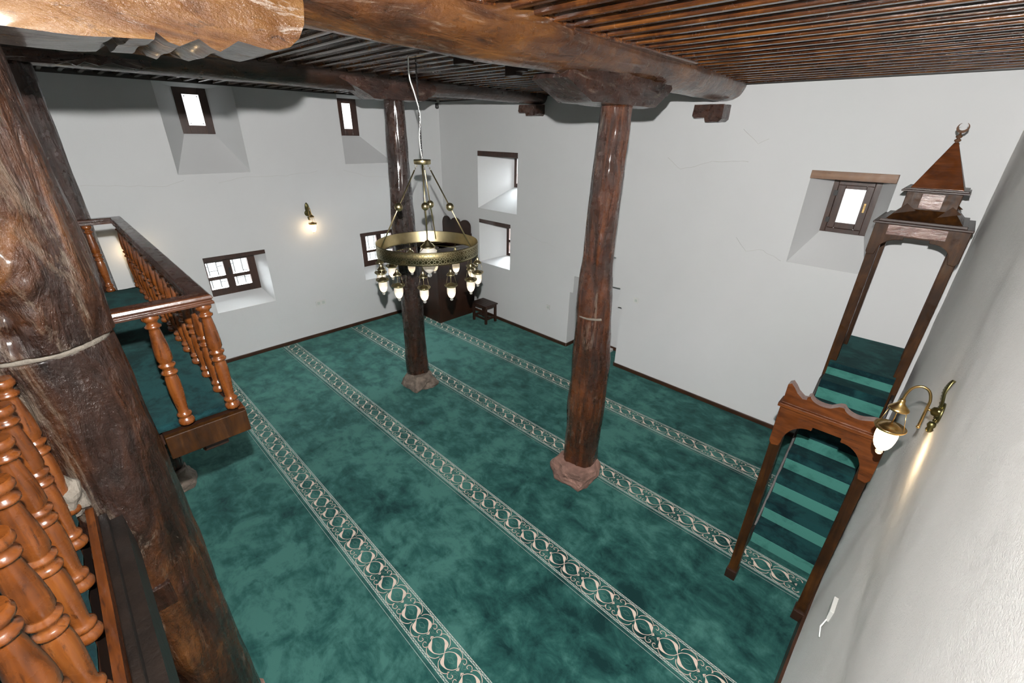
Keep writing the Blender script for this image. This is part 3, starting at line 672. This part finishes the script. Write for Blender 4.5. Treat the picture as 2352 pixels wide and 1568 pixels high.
tag(mb.build('prayer_carpet', ['carpet', 'motif', 'motif_dim', 'motif_edge', 'seam'], noclean=True), 'wall-to-wall teal prayer carpet with cream scrollwork bands', 'carpet')

# ------------------------------------------------------------------ gallery deck and balcony
ZG = 2.30
o = empty('gallery', (-4.0, -1.6, ZG)); tag(o, 'wooden balcony deck with brown edge boards, covered in teal carpet', 'balcony')
def G(mb, name, mat, bevel=0.004): return child_at(mb.build(name, mat, bevel=bevel), o)
G(MB().box((XL + .01, YB + .02, 2.16), (0.20, -0.42, 2.27)).box((XL + .01, -0.42, 2.16), (-2.47, -0.27, 2.27)).box((-1.99, -0.42, 2.16), (0.20, -0.27, 2.27)), 'deck', 'dark')
G(MB().box((-5.10, -0.27, 2.17), (-2.45, 0.38, 2.27)), 'balcony_deck', 'dark')
G(MB().box((-2.36, 0.06, 2.15), (-2.325, 0.41, 2.275)), 'edge_board', 'minbar'); G(MB().box((-5.10, 0.385, 2.15), (-2.36, 0.415, 2.275)), 'edge_board', 'minbar_x')
G(MB().box((-2.45, 0.06, 2.17), (-2.36, 0.385, 2.27)), 'deck_end', 'dark'); G(MB().box((-5.13, -0.27, 2.15), (-5.10, -0.13, 2.275)), 'far_edge_board', 'minbar_x')
def wavy_carpet(x0, x1, y0, y1, z, name):
    mb = MB(); nx, ny = max(2, int((x1 - x0) / .04)), max(2, int((y1 - y0) / .04)); V = []
    for i in range(nx + 1):
        row = []
        for j in range(ny + 1):
            x, y = x0 + (x1 - x0) * i / nx, y0 + (y1 - y0) * j / ny
            ex = 0.012 * noise.noise(Vector((y * 14, x, 1))) if i in (0, nx) else 0; ey = 0.010 * noise.noise(Vector((x * 14, y, 4))) if j in (0, ny) else 0
            row.append(mb.bm.verts.new((x + ex, y + ey, z + 0.006 * noise.noise(Vector((x * 3, y * 3, 5))) )))
        V.append(row)
    for i in range(nx):
        for j in range(ny): mb.bm.faces.new((V[i][j], V[i + 1][j], V[i + 1][j + 1], V[i][j + 1])).smooth = True
    r = bmesh.ops.extrude_face_region(mb.bm, geom=mb.bm.faces[:])
    for v in [g for g in r['geom'] if isinstance(g, bmesh.types.BMVert)]: v.co.z -= 0.018
    return mb
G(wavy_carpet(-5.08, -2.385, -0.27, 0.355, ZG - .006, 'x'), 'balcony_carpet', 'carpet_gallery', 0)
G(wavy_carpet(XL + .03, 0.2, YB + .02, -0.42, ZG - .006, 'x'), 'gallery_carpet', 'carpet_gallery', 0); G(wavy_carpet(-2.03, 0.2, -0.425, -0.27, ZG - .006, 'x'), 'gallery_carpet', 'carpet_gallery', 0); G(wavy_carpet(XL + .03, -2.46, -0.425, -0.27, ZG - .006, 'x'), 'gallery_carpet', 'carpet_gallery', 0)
mb = MB(); mb.box((-2.0, -0.246, 2.13), (0.20, -0.222, 2.285)); rough(mb, 2, 0.004, 10, 3); G(mb, 'curb_board', 'minbar_x', 0)
mb = MB(); mb.box((-2.0, -0.222, 2.02), (0.20, -0.195, 2.24)); G(mb, 'front_plank', 'soot'); mb = MB(); mb.box((-2.0, -0.195, 1.98), (0.20, -0.155, 2.20)); rough(mb, 5, 0.004, 9, 3); G(mb, 'front_beam', 'soot', 0)
mb = MB(); bmesh.ops.create_icosphere(mb.bm, subdivisions=4, radius=1)
for v in mb.bm.verts:
    e = 1 + .35 * noise.noise(v.co * 2.2); v.co = Vector((-2.05 + v.co.x * .075 * e, -0.265 + v.co.y * .05 * e, 2.35 + v.co.z * .10 * e))
G(mb, 'plaster_lump', 'mortar', 0)
o2 = empty('support_beam', (-3.7, 0.1, 2.0)); tag(o2, 'dark timber joists carrying the balcony between the two left columns', 'joist')
child_at(MB().box((-5.1, 0.20, 2.03), (-2.47, 0.32, 2.149)).build('joist', 'dark', bevel=0.01), o2); child_at(MB().box((-5.1, -0.20, 2.03), (-2.47, -0.08, 2.149)).build('joist', 'dark', bevel=0.01), o2)

def baluster_mesh():
    mb = MB(); h = 0.57
    P = [(.026, 0), (.032, .006), (.034, .018), (.030, .030), (.024, .036), (.023, .042), (.030, .048), (.031, .058), (.026, .064), (.021, .072), (.022, .09), (.025, .13), (.028, .18), (.0285, .22), (.027, .25), (.023, .268),
         (.022, .272), (.031, .277), (.033, .285), (.027, .292), (.022, .298), (.025, .308), (.033, .318), (.0335, .325), (.024, .331), (.024, .336), (.031, .35), (.031, .38), (.029, .42), (.025, .46), (.021, .495),
         (.020, .503), (.030, .509), (.031, .516), (.023, .522), (.020, .530), (.024, .538), (.033, .546), (.034, .556), (.031, .562), (.030, .57)]
    mb.lathe(P, seg=28)
    me_o = mb.build('baluster', 'turned'); return me_o
BAL = baluster_mesh(); bal_mesh = BAL.data; bpy.data.objects.remove(BAL)
def add_bal(parent, x, y):
    b_ = bpy.data.objects.new('baluster', bal_mesh); C.objects.link(b_); b_.parent = parent
    b_.location = (x - parent.location.x, y - parent.location.y, ZG - parent.location.z - .002); b_.rotation_euler = (0, 0, random.random() * 6)
def handrail(pts, parent, wd=0.042):
    """moulded rail following a polyline in plan"""
    prof = [(-wd, .0), (-wd, .012), (-wd * .86, .016), (-wd * .86, .022), (-wd, .028), (-wd * .9, .040), (-wd * .78, .045), (wd * .78, .045), (wd * .9, .040), (wd, .028), (wd * .86, .022), (wd * .86, .016), (wd, .012), (wd, .0)]
    mb = MB(); R = []
    for i, p in enumerate(pts):
        a = Vector(pts[max(i - 1, 0)]); b_ = Vector(pts[min(i + 1, len(pts) - 1)]); p = Vector(p)
        if 0 < i < len(pts) - 1:
            d1 = (p - a).normalized(); d2 = (b_ - p).normalized(); nn = Vector((-d1.y - d2.y, d1.x + d2.x)); nn.normalize(); nn /= max(.3, nn.dot(Vector((-d1.y, d1.x))))
        else:
            d = (b_ - a).normalized(); nn = Vector((-d.y, d.x))
        R.append([(p.x + nn.x * q, p.y + nn.y * q, ZG + .568 + z) for q, z in prof])
    mb.rings(R, smooth=False)
    return child_at(mb.build('handrail', 'rail_wood', bevel=0.002), parent)
t = empty('balcony_railing', (-3.7, 0.36, ZG)); tag(t, 'turned wooden railing around three sides of the jutting balcony', 'railing')
handrail([(-2.36, -0.10), (-2.36, 0.365), (-5.06, 0.365), (-5.06, -0.25)], t)
nb = 13
for i in range(nb): add_bal(t, -2.36 - 2.70 * i / (nb - 1), 0.365)
add_bal(t, -2.36, 0.165)
for y in (0.165, -0.03, -0.22): add_bal(t, -5.06, y)
t = empty('gallery_railing', (-1.0, -0.30, ZG)); tag(t, 'close-up turned wooden balusters at the lower left, at the edge of the gallery', 'railing')
handrail([(-2.0, -0.300), (0.10, -0.300)], t, 0.028)
for i in range(10): add_bal(t, -2.005 + i * 0.212, -0.276)

# ------------------------------------------------------------------ minbar (pulpit with stairs)
mn = empty('minbar', (-0.16, 4.7, 0)); tag(mn, 'tall brown wooden pulpit with teal-carpeted stairs and a pointed canopy', 'pulpit')
def A(mb, name, mat, bevel=0.004): return child_at(mb.build(name, mat, bevel=bevel), mn)
X0, X1 = -0.465, 0.145
for (a, b_) in ((X0, X0 + .07), (X1 - .07, X1)):
    A(MB().box((a, 3.345, 0), (b_, 3.42, 1.90)), 'front_post', 'minbar'); A(MB().box((a - .008, 3.325, 0), (b_ + .008, 3.43, .10)), 'post_foot', 'dark')
for (a, b_) in ((X0, X0 + .075), (X1 - .075, X1)):
    A(MB().box((a, 5.15, 0), (b_, 5.225, 2.95)), 'rear_post', 'minbar'); A(MB().box((a, 5.70, 0), (b_, 5.77, 2.95)), 'rear_post', 'minbar')
for x in (X0 + .005, X1 - .03):                     # stringer panels following the stairs
    pts = [(3.43, 0), (5.15, 0), (5.15, 1.4), (5.02, 1.4), (3.98, .14), (3.43, .05)]
    A(MB().prism(pts, 'X', x, x + .024), 'side_panel', 'soot'); A(MB().prism([(5.225, 0), (5.70, 0), (5.70, 1.60), (5.225, 1.60)], 'X', x, x + .024), 'side_panel', 'soot')
mb = MB()
g, r = 0.17, 0.205
for k in range(8):
    y0 = 3.90 + g * k; z1 = min(1.575, r * (k + 1)); y1 = 3.90 + g * (k + 1) if k < 7 else 6.05; z0 = r * k
    for side in (0,):
        pass
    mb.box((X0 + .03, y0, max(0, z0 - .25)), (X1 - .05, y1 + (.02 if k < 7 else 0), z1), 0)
    mb.box((X0 + .031, y0 - .006, z0 + .004), (X1 - .051, y0 - .001, z0 + (z1 - z0) * .60), 1)  # paler riser strip carries the pile sheen as colour
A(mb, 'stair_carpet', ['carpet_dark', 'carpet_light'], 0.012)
A(MB().box((X0 + .03, 5.78, 1.2), (X1 - .02, 6.06, 1.56)), 'landing', 'minbar')
def arch(y0, y1, pts, name, mat):
    mb = MB(); mb.prism(pts, 'Y', y0, y1); return A(mb, name, mat, 0.004)
def arc(cx, cz, rx, rz, a0, a1, n=10): return [(cx + rx * math.cos(math.radians(a0 + (a1 - a0) * i / n)), cz + rz * math.sin(math.radians(a0 + (a1 - a0) * i / n))) for i in range(n + 1)]
def portal(xa, xb, ztop, zbr, zarch, step=.03):
    cx = (xa + xb) / 2; w_ = (xb - xa) / 2 - .075
    L = [(xa, ztop), (xa, zbr + .03), (xa + .02, zbr)]
    L += [(xa + .065, zbr + .01)] + arc(cx - w_ * .42, zbr + .05, w_ * .58, zarch - step - zbr - .05, 180, 95)
    L += [(cx - w_ * .36, zarch - step + .0), (cx - w_ * .36, zarch), (cx + w_ * .36, zarch), (cx + w_ * .36, zarch - step)]
    L += arc(cx + w_ * .42, zbr + .05, w_ * .58, zarch - step - zbr - .05, 85, 0) + [(xb - .065, zbr + .01), (xb - .02, zbr), (xb, zbr + .03), (xb, ztop)]
    return L[::-1]
arch(3.325, 3.345, portal(X0 - .005, X1 + .012, 1.88, 1.50, 1.76), 'arch_board', 'minbar_x')
A(MB().box((X0 - .02, 3.30, 1.845), (X1 + .02, 3.43, 1.875)), 'cornice', 'minbar_x')
crest = [(X0, 1.875), (X0, 2.02), (X0 + .02, 2.035), (X0 + .045, 2.01), (X0 + .07, 1.975), (X0 + .11, 1.945), (X0 + .135, 1.95), (X0 + .135, 1.972), (X0 + .15, 1.985)]
crest += arc(X0 + .235, 1.99, .085, .05, 185, 300, 8) + [(-0.145, 1.978), (-0.125, 1.982)] + arc(-0.035, 2.0, .085, .062, 200, 300, 8) + [(0.05, 1.962), (0.075, 1.965), (0.088, 1.958), (0.085, 1.935), (0.10, 1.93), (0.12, 1.90), (X1, 1.895), (X1, 1.875)]
mb = MB(); mb.prism(crest, 'Y', 3.33, 3.40, 0, lambda p, q: 1 if p[1] > 1.88 else 0); child_at(mb.build('crest', ['minbar_x', 'raw']), mn)
# canopy
arch(5.125, 5.15, portal(X0 - .008, X1 + .012, 2.95, 2.665, 2.845, .022), 'arch_board', 'minbar'); A(MB().box((-0.375, 5.121, 2.858), (0.02, 5.127, 2.945)), 'arch_inlay', 'flash_glare', 0.002)
arch(5.77, 5.79, portal(X0 - .008, X1 + .012, 2.95, 2.665, 2.845, .022), 'arch_board', 'minbar')
for x in (X0 - .004, X1 - .018): A(MB().box((x, 5.15, 2.80), (x + .022, 5.77, 2.95)), 'side_board', 'minbar')
A(MB().box((X0 - .025, 5.09, 2.95), (X1 + .02, 5.82, 2.968)), 'cornice', 'dark'); A(MB().box((X0 + .01, 5.115, 2.968), (X1 - .025, 5.80, 2.99)), 'cornice_step', 'dark')
CX, CY = -0.165, 5.45
def frust(mb, x0, x1, y0, y1, z0, X0_, X1_, Y0_, Y1_, z1):
    mb.rings([[(x0, y0, z0), (x1, y0, z0), (x1, y1, z0), (x0, y1, z0)], [(X0_, Y0_, z1), (X1_, Y0_, z1), (X1_, Y1_, z1), (X0_, Y1_, z1)]], smooth=False); return mb
mb = MB(); frust(mb, -0.415, 0.085, 5.15, 5.76, 2.99, -0.345, 0.012, 5.235, 5.675, 3.075)
for (ya, yb) in ((5.185, 5.225), (5.72, 5.68)):
    for (xa, xb, xp) in ((-0.38, -0.24, -0.315), (-0.09, 0.05, -0.02)):
        mb.bm.faces.new([mb.bm.verts.new(p) for p in ((xa, ya, 3.03), (xb, yb, 3.065), (xp, yb, 3.12))])
A(mb, 'flared_skirt', 'minbar', 0)
A(MB().box((-0.345, 5.235, 3.05), (0.012, 5.675, 3.22)), 'drum', 'minbar'); A(MB().box((-0.238, 5.229, 3.085), (-0.092, 5.236, 3.205)), 'drum_inlay', 'flash_glare', 0.002)
A(MB().box((-0.385, 5.195, 3.218), (0.052, 5.715, 3.232)).box((-0.372, 5.21, 3.232), (0.04, 5.70, 3.246)), 'drum_cornice', 'dark', 0.003)
mb = MB(); frust(mb, -0.335, 0.005, 5.255, 5.655, 3.246, CX - .014, CX + .014, CY - .016, CY + .016, 3.60); A(mb, 'pyramid_roof', 'minbar_x', 0.003)
mb = MB(); mb.lathe([(.014, 3.60), (.010, 3.605), (.020, 3.612), (.022, 3.622), (.012, 3.630), (.010, 3.634), (.021, 3.642), (.020, 3.652), (.009, 3.66), (.006, 3.68)], (CX, CY, 0), 16)
pts = []
for i in range(29):
    a = math.radians(118 + (422 - 118) * i / 28); pts.append((CX + .003 + .040 * math.cos(a), 3.712 + .040 * math.sin(a)))
inn = []
for i in range(29):
    a = math.radians(122 + (418 - 122) * i / 28); inn.append((CX + .003 + .029 * math.cos(a), 3.722 + .029 * math.sin(a)))
for i in range(28):
    q = [pts[i], pts[i + 1], inn[i + 1], inn[i]]; mb.prism(q, 'Y', CY - .005, CY + .005)
bmesh.ops.remove_doubles(mb.bm, verts=mb.bm.verts, dist=0.0003)
A(mb, 'crescent_finial', 'matte_wood', 0)

# ------------------------------------------------------------------ preacher's seat in the corner, stool
ks = empty('preacher_seat', (-7.5, 5.5, 0)); tag(ks, 'dark wooden box-like preaching seat with a scalloped back, in the corner', 'seat')
def K(mb, name, mat='pulpit', bevel=0.006): return child_at(mb.build(name, mat, bevel=bevel), ks)
K(MB().box((-7.0, 5.03, 0), (-6.96, 5.97, 1.55)), 'side_panel'); K(MB().box((-7.96, 5.03, 0), (-7.92, 5.97, 1.55)), 'side_panel')
K(MB().box((-7.92, 5.03, 0), (-7.0, 5.07, 1.30)), 'front_panel'); K(MB().box((-7.92, 5.07, 1.02), (-7.0, 5.97, 1.08)), 'seat_board')
K(MB().box((-7.90, 5.09, 1.08), (-7.02, 5.95, 1.20)), 'cushion', 'cushion', 0.03)
K(MB().box((-7.02, 5.02, 0), (-6.955, 5.09, 1.60)), 'corner_post')
pr = [(-8.0, 0.9), (-8.0, 1.84)] + arc(-7.87, 1.84, .13, .14, 180, 30, 8) + arc(-7.555, 1.86, .155, .12, 150, 30, 8) + arc(-7.24, 1.84, .16, .13, 140, 0, 8) + [(-7.08, 1.72), (-7.06, 1.72), (-7.06, 0.9)]
K(MB().prism(pr[::-1], 'Y', 5.985, 6.03), 'scalloped_back')
st = empty('stool', (-6.44, 5.80, 0)); tag(st, 'low square brown wooden stool beside the preaching seat', 'stool')
def T(mb, name, mat='dark', bevel=0.004): return child_at(mb.build(name, mat, bevel=bevel), st)
sx0, sx1, sy0, sy1 = -6.66, -6.24, 5.66, 5.97
mb = MB()
for k in range(5): mb.box((sx0 - .02, sy0 - .02 + k * .07, .385), (sx1 + .02, sy0 - .02 + k * .07 + .066, .41))
T(mb, 'slatted_top')
for x in (sx0, sx1 - .045):
    for y in (sy0, sy1 - .045): T(MB().box((x, y, 0), (x + .045, y + .045, .385)), 'leg')
for z0, z1 in ((.33, .385), (.09, .135)):
    T(MB().box((sx0 + .045, sy0 + .008, z0), (sx1 - .045, sy0 + .03, z1)), 'crosspiece'); T(MB().box((sx0 + .045, sy1 - .03, z0), (sx1 - .045, sy1 - .008, z1)), 'crosspiece')
    T(MB().box((sx0 + .008, sy0 + .045, z0), (sx0 + .03, sy1 - .045, z1)), 'crosspiece'); T(MB().box((sx1 - .03, sy0 + .045, z0), (sx1 - .008, sy1 - .045, z1)), 'crosspiece')
T(MB().box((sx0 + .03, (sy0 + sy1) / 2 - .03, .10), (sx1 - .03, (sy0 + sy1) / 2 + .03, .12)), 'foot_slat')

# ------------------------------------------------------------------ hanging lamp pieces
def arc3(f, n): return [f(i / n) for i in range(n + 1)]
def lantern(parent, c, s=1.0, glow='glow', metal='brass', cap=True, bulb=True):
    """cap top at c, hangs down about 0.36 m * s"""
    x, y, z = c; o_ = []
    gl = [(.042, -.192), (.046, -.205), (.047, -.225), (.045, -.25), (.040, -.275), (.032, -.295), (.022, -.308), (.012, -.314)]
    lamp = MB().lathe([(r_ * s, z_ * s) for r_, z_ in (gl[:4] if bulb else gl)], seg=24, cap=False).build('hanging_lamp', 'frost' if bulb else glow, parent)
    lamp.location = (x - parent.location.x, y - parent.location.y, z - parent.location.z)
    def P(mb, nm, mt): return mb.build(nm, mt, lamp)
    capm = [(.004, 0), (.010, -.002), (.013, -.010), (.014, -.020), (.019, -.030), (.030, -.042), (.040, -.052), (.044, -.058), (.044, -.064), (.036, -.066)]
    P(MB().lathe([(r_ * s, z_ * s) for r_, z_ in capm], seg=20), 'lamp_cap', metal)
    mb = MB()
    for k in range(3):
        a = 2 * PI * k / 3 + .5
        mb.tube([(.040 * s * math.cos(a), .040 * s * math.sin(a), -.062 * s), (.064 * s * math.cos(a), .064 * s * math.sin(a), -.165 * s)], .0016 * s, 5)
    mb.tube([(0, 0, -.06 * s), (0, 0, -.15 * s)], .0025 * s, 6)
    P(mb, 'hanging_chains', metal)
    dish = [(.006, -.145), (.022, -.150), (.036, -.160), (.046, -.172), (.060, -.170), (.068, -.166), (.069, -.172), (.062, -.182), (.050, -.192), (.044, -.194)]
    P(MB().lathe([(r_ * s, z_ * s) for r_, z_ in dish], seg=28), 'lamp_dish', metal)
    if bulb: P(MB().lathe([(r_ * s, z_ * s) for r_, z_ in gl[3:]], seg=24, cap=False), 'lit_glass', glow)
    P(MB().sphere((0, 0, -.328 * s), .017 * s, 12), 'glass_bead', 'crystal')

# chandelier
ch = empty('chandelier', (-3.74, 2.60, 3.36)); tag(ch, 'round brass ring chandelier with frosted lamps on a chain', 'chandelier')
HX, HY = -3.74, 2.60
def H(mb, name, mat, bevel=0): return child_at(mb.build(name, mat, bevel=bevel), ch)
H(MB().lathe([(.02, 3.372), (.078, 3.372), (.080, 3.366), (.080, 3.336), (.076, 3.332), (.02, 3.332)], (HX, HY, 0), 40), 'top_disc', 'brass')
R0 = 0.512
# ring: outer band with raised geometric lattice
mb = MB(); n = 96
V = [[(HX + r_ * math.cos(2 * PI * k / n), HY + r_ * math.sin(2 * PI * k / n), z_) for k in range(n)] for r_, z_ in ((R0 - .012, 2.484), (R0, 2.480), (R0, 2.604), (R0 - .004, 2.606), (R0 - .006, 2.602), (R0 - .006, 2.492), (R0 - .012, 2.484))]
mb.rings(V, cap=False)
for f in mb.bm.faces:
    if abs(f.normal.z) < .5 and all(math.hypot(v.co.x - HX, v.co.y - HY) > R0 - .002 for v in f.verts): f.material_index = 1
H(mb, 'ring_band', ['brass', 'brass_mid'])
mb = MB(); rz0, rz1 = 2.492, 2.596; cells = 34; hgt = rz1 - rz0
def onring(u, v, rr=R0 + .0015): a = 2 * PI * u / cells; return Vector((HX + rr * math.cos(a), HY + rr * math.sin(a), rz0 + v * hgt))
def strip(p, q, w_=.0024):
    L = []
    m_ = 3
    for i in range(m_ + 1):
        t_ = i / m_; u, v = p[0] + (q[0] - p[0]) * t_, p[1] + (q[1] - p[1]) * t_; L.append(onring(u, v))
    d = (L[-1] - L[0]).normalized()
    for i in range(m_):
        a = L[i]; b_ = L[i + 1]; rad = Vector((a.x - HX, a.y - HY, 0)).normalized(); nn = d.cross(rad).normalized() * w_
        mb.face((a + nn, b_ + nn, b_ - nn, a - nn))
cells = 62
for k in range(cells):
    for row in (0, 1):
        v0 = row * .5; cu, cv = k + .5, v0 + .25
        oc = [(cu + .36 * math.cos(PI * j / 4 + PI / 8), cv + .18 * math.sin(PI * j / 4 + PI / 8)) for j in range(8)]
        for j in range(8): strip(oc[j], oc[(j + 1) % 8], .0017)
        for (du, dv) in ((-.5, -.25), (.5, -.25), (-.5, .25), (.5, .25)):
            strip((cu + du * .58, cv + dv * .58), (cu + du, cv + dv), .0017)
        for (du, dv) in ((-.5, 0), (.5, 0), (0, -.25), (0, .25)):
            strip((cu + du * .68, cv + dv * .68), (cu + du, cv + dv), .0017)
for v_ in (0, 1):
    for k in range(cells): strip((k, v_), (k + 1, v_), .002)
H(mb, 'lattice_pattern', 'lattice')
va = math.atan2(-HY, -HX)                          # toward the viewer
view = math.atan2(0 - HY, 0 - HX); right = view + PI / 2
rods = MB(); balls = []
def rodpt(deg): a = view - math.radians(90) + math.radians(deg); return a
for deg in (33, 153, 281):
    a = right - PI + math.radians(180 - deg) * 1.0
    a = right - math.radians(deg)
    top = Vector((HX + .055 * math.cos(a), HY + .055 * math.sin(a), 3.335)); bot = Vector((HX + (R0 - .01) * math.cos(a), HY + (R0 - .01) * math.sin(a), 2.52 if deg == 281 else 2.585))
    mb = MB(); k1 = top.lerp(bot, .07); mb.torus(top.lerp(bot, .02), .008, .002, 10, 6, 'X'); mb.torus(top.lerp(bot, .05), .008, .002, 10, 6, 'Y')
    mb.tube([k1, bot], .0065, 10); H(mb, 'rod', 'brass')
    H(MB().sphere(tuple(top.lerp(bot, .5)), .039, 22), 'ball', 'brass')
mb = MB(); mb.tube([(HX, HY, 3.335), (HX, HY, 2.60)], .0075, 10); H(mb, 'rod', 'brass'); H(MB().sphere((HX, HY, 2.945), .039, 22), 'ball', 'brass')
H(MB().lathe([(.010, 2.615), (.026, 2.606), (.030, 2.59), (.055, 2.572), (.060, 2.56), (.075, 2.555), (.078, 2.545), (.070, 2.54)], (HX, HY, 0), 28), 'bowl_cap', 'brass')
H(MB().lathe([(.068, 2.545), (.086, 2.50), (.092, 2.45), (.088, 2.40), (.074, 2.345), (.05, 2.30), (.026, 2.275), (.012, 2.268)], (HX, HY, 0), 36, cap=False), 'centre_bowl', 'frost')
H(MB().sphere((HX, HY, 2.245), .024, 14), 'glass_bead', 'crystal')
H(MB().sphere((HX, HY, 2.38), .022, 12), 'bulb', 'glow')
mb = MB()
for k in range(6):
    a = 2 * PI * k / 6; mb.tube([(HX + .07 * math.cos(a), HY + .07 * math.sin(a), 2.56), (HX + (R0 - .01) * math.cos(a), HY + (R0 - .01) * math.sin(a), 2.488)], .0025, 5)
H(mb, 'spokes', 'brass_dark')
for k in range(12):
    a = right - math.radians(90 + 7 + k * 30); x, y = HX + (R0 - .008) * math.cos(a), HY + (R0 - .008) * math.sin(a)
    mb = MB()
    for q in range(3): mb.torus((x, y, 2.478 - q * .016), .007, .0018, 8, 5, 'X' if q % 2 else 'Y', sc=(.8, 1.3))
    H(mb, 'lamp_chain', 'brass_dark')
    lantern(ch, (x, y, 2.435), 0.92, 'glow', 'brass')
# hanging chain and cable to the ceiling
mb = MB(); z = 3.375; q = 0
while z < 4.20:
    mb.torus((HX, HY, z), .011, .0028, 10, 5, 'X' if q % 2 else 'Y', sc=(.65, 1.3)); z += .021; q += 1
H(mb, 'ceiling_chain', 'iron')
cab = bez([(0, 3.375), (0.012, 3.55), (-.006, 3.75), (0.03, 3.92), (0.065, 4.05), (0.06, 4.23)], 8)
mb = MB(); mb.tube([(HX - p[0] * math.cos(right), HY - p[0] * math.sin(right), p[1]) for p in cab], .006, 8); H(mb, 'power_cable', 'white_cable')

# ------------------------------------------------------------------ wall lamps
def sconce(loc, rz, label, lit=True):
    """built for a wall facing +x (local), plate at origin"""
    s = empty('wall_lamp', loc, rz); tag(s, label, 'wall lamp', 'brass lantern wall lamps')
    def P(mb, nm, mt): return mb.build(nm, mt, s)
    mb = MB(); mb.lathe([(.001, .0), (.052, .0), (.054, .006), (.046, .014), (.024, .022), (.020, .034), (.010, .040)], (0, 0, 0), 24, 'X')
    for k in range(12):
        a = 2 * PI * k / 12; mb.tube([(.012, .024 * math.cos(a), .024 * math.sin(a)), (.016, .05 * math.cos(a), .05 * math.sin(a))], .004, 5)
    P(mb, 'wall_plate', 'brass_dark')
    mb = MB(); L = bez([(.004, 0), (.010, .06), (.018, .11), (.014, .15), (.006, .175)], 6)
    R = []
    for i, (px, pz) in enumerate(L):
        k = i / (len(L) - 1); w_ = .034 * math.sin(PI * (.18 + .80 * k)) + .004
        R.append([(px + .004, -w_, pz), (px + .014, -w_ * .5, pz + .004), (px + .012 + .006 * (i % 2), 0, pz), (px + .014, w_ * .5, pz + .004), (px + .004, w_, pz), (px, 0, pz)])
    mb.rings(R)
    mb.lathe([(.002, -.055), (.014, -.060), (.018, -.075), (.012, -.09), (.016, -.10), (.010, -.112), (.002, -.118)], (.014, 0, 0), 12)
    P(mb, 'leaf_ornament', 'brass_dark')
    mb = MB(); mb.tube([(.035, 0, 0), (.055, 0, .0)], .006, 8)
    gn = bez([(.055, -.10), (.056, 0), (.058, .05), (.075, .092), (.105, .105), (.135, .085), (.148, .045), (.15, .012)], 8)
    mb.tube([(p[0], 0, p[1]) for p in gn], .0062, 10); mb.sphere((.055, 0, -.105), .009, 10)
    P(mb, 'gooseneck_arm', 'brass_gold')
    lantern(s, (loc[0] + .15, loc[1], loc[2] + .015), 1.0, 'sconce_glow', 'brass_gold', bulb=False)
    return s
def place_sconce(loc, rz, label):
    s = sconce((0, 0, 0), 0, label); s.location = loc; s.rotation_euler = (0, 0, rz); return s
place_sconce((XL, 3.13, 2.30), math.radians(0), 'brass lantern wall lamp between the two deep windows of the left wall')
place_sconce((XL, 0.62, 2.29), math.radians(0), 'brass lantern wall lamp seen through the balcony balusters')
place_sconce((xr(2.72, 2.42) - .002, 2.72, 2.42), math.radians(180), 'large brass lantern wall lamp close up on the right wall')

# ------------------------------------------------------------------ small things
def plate(name, label, cat, a, b, dots, group=None):
    o = empty(name, tuple((p + q) / 2 for p, q in zip(a, b))); tag(o, label, cat, group)
    child_at(MB().box(a, b).build('cover_plate', 'white_plastic', bevel=0.003), o)
    mb = MB()
    for d in dots: mb.box(*d)
    child_at(mb.build('socket_inset', 'motif_edge', bevel=0.002), o); return o
plate('wall_socket', 'double white socket plate low on the left wall', 'socket', (XL, 2.99, .60), (XL + .012, 3.18, .70), [((XL + .011, 3.015, .625), (XL + .016, 3.065, .675)), ((XL + .011, 3.105, .625), (XL + .016, 3.155, .675))], 'wall sockets')
plate('wall_socket', 'single white socket plate left of the mihrab niche', 'socket', (-4.985, YQ - .012, .605), (-4.895, YQ, .695), [((-4.96, YQ - .017, .63), (-4.92, YQ - .011, .67))], 'wall sockets')
plate('wall_socket', 'single white socket plate higher up, right of the mihrab niche', 'socket', (-3.205, YQ - .012, 1.215), (-3.115, YQ, 1.305), [((-3.18, YQ - .017, 1.24), (-3.14, YQ - .011, 1.28))], 'wall sockets')
sx = xr(2.55, 1.0)
so = empty('wall_socket', (sx, 2.6, 1.05)); tag(so, 'white socket with its plate hanging loose on the right wall', 'socket', 'wall sockets')
child_at(MB().box((sx - .016, 2.53, 1.0), (sx + .01, 2.66, 1.09)).build('cover_plate', 'white_plastic', bevel=0.003), so); mb = MB(); mb.tube([(sx - .01, 2.53, 1.02), (sx - .025, 2.48, .99), (sx - .012, 2.44, .95)], .004, 6); child_at(mb.build('loose_wires', 'white_cable'), so)
cc = empty('security_camera', (-7.95, 6.0, 4.17)); tag(cc, 'small black security camera under the ceiling in the far corner', 'camera')
child_at(MB().box((-7.97, 5.97, 4.12), (-7.93, 6.01, 4.20)).build('mount', 'white_plastic', bevel=0.004), cc)
mb = MB(); mb.lathe([(.02, 4.135), (.034, 4.13), (.036, 4.06), (.030, 4.045), (.012, 4.035)], (-7.95, 5.96, 0), 18); child_at(mb.build('housing', 'black_plastic'), cc)
child_at(MB().sphere((-7.95, 5.945, 4.06), .016, 12).build('lens', 'crystal'), cc)
mb = MB(); mb.box((-3.86, 6.47, 0), (-3.72, 6.545, .05)); o = mb.build('small_box', 'white_plastic', bevel=0.004); tag(o, 'small flat white box on the carpet inside the mihrab niche', 'box')
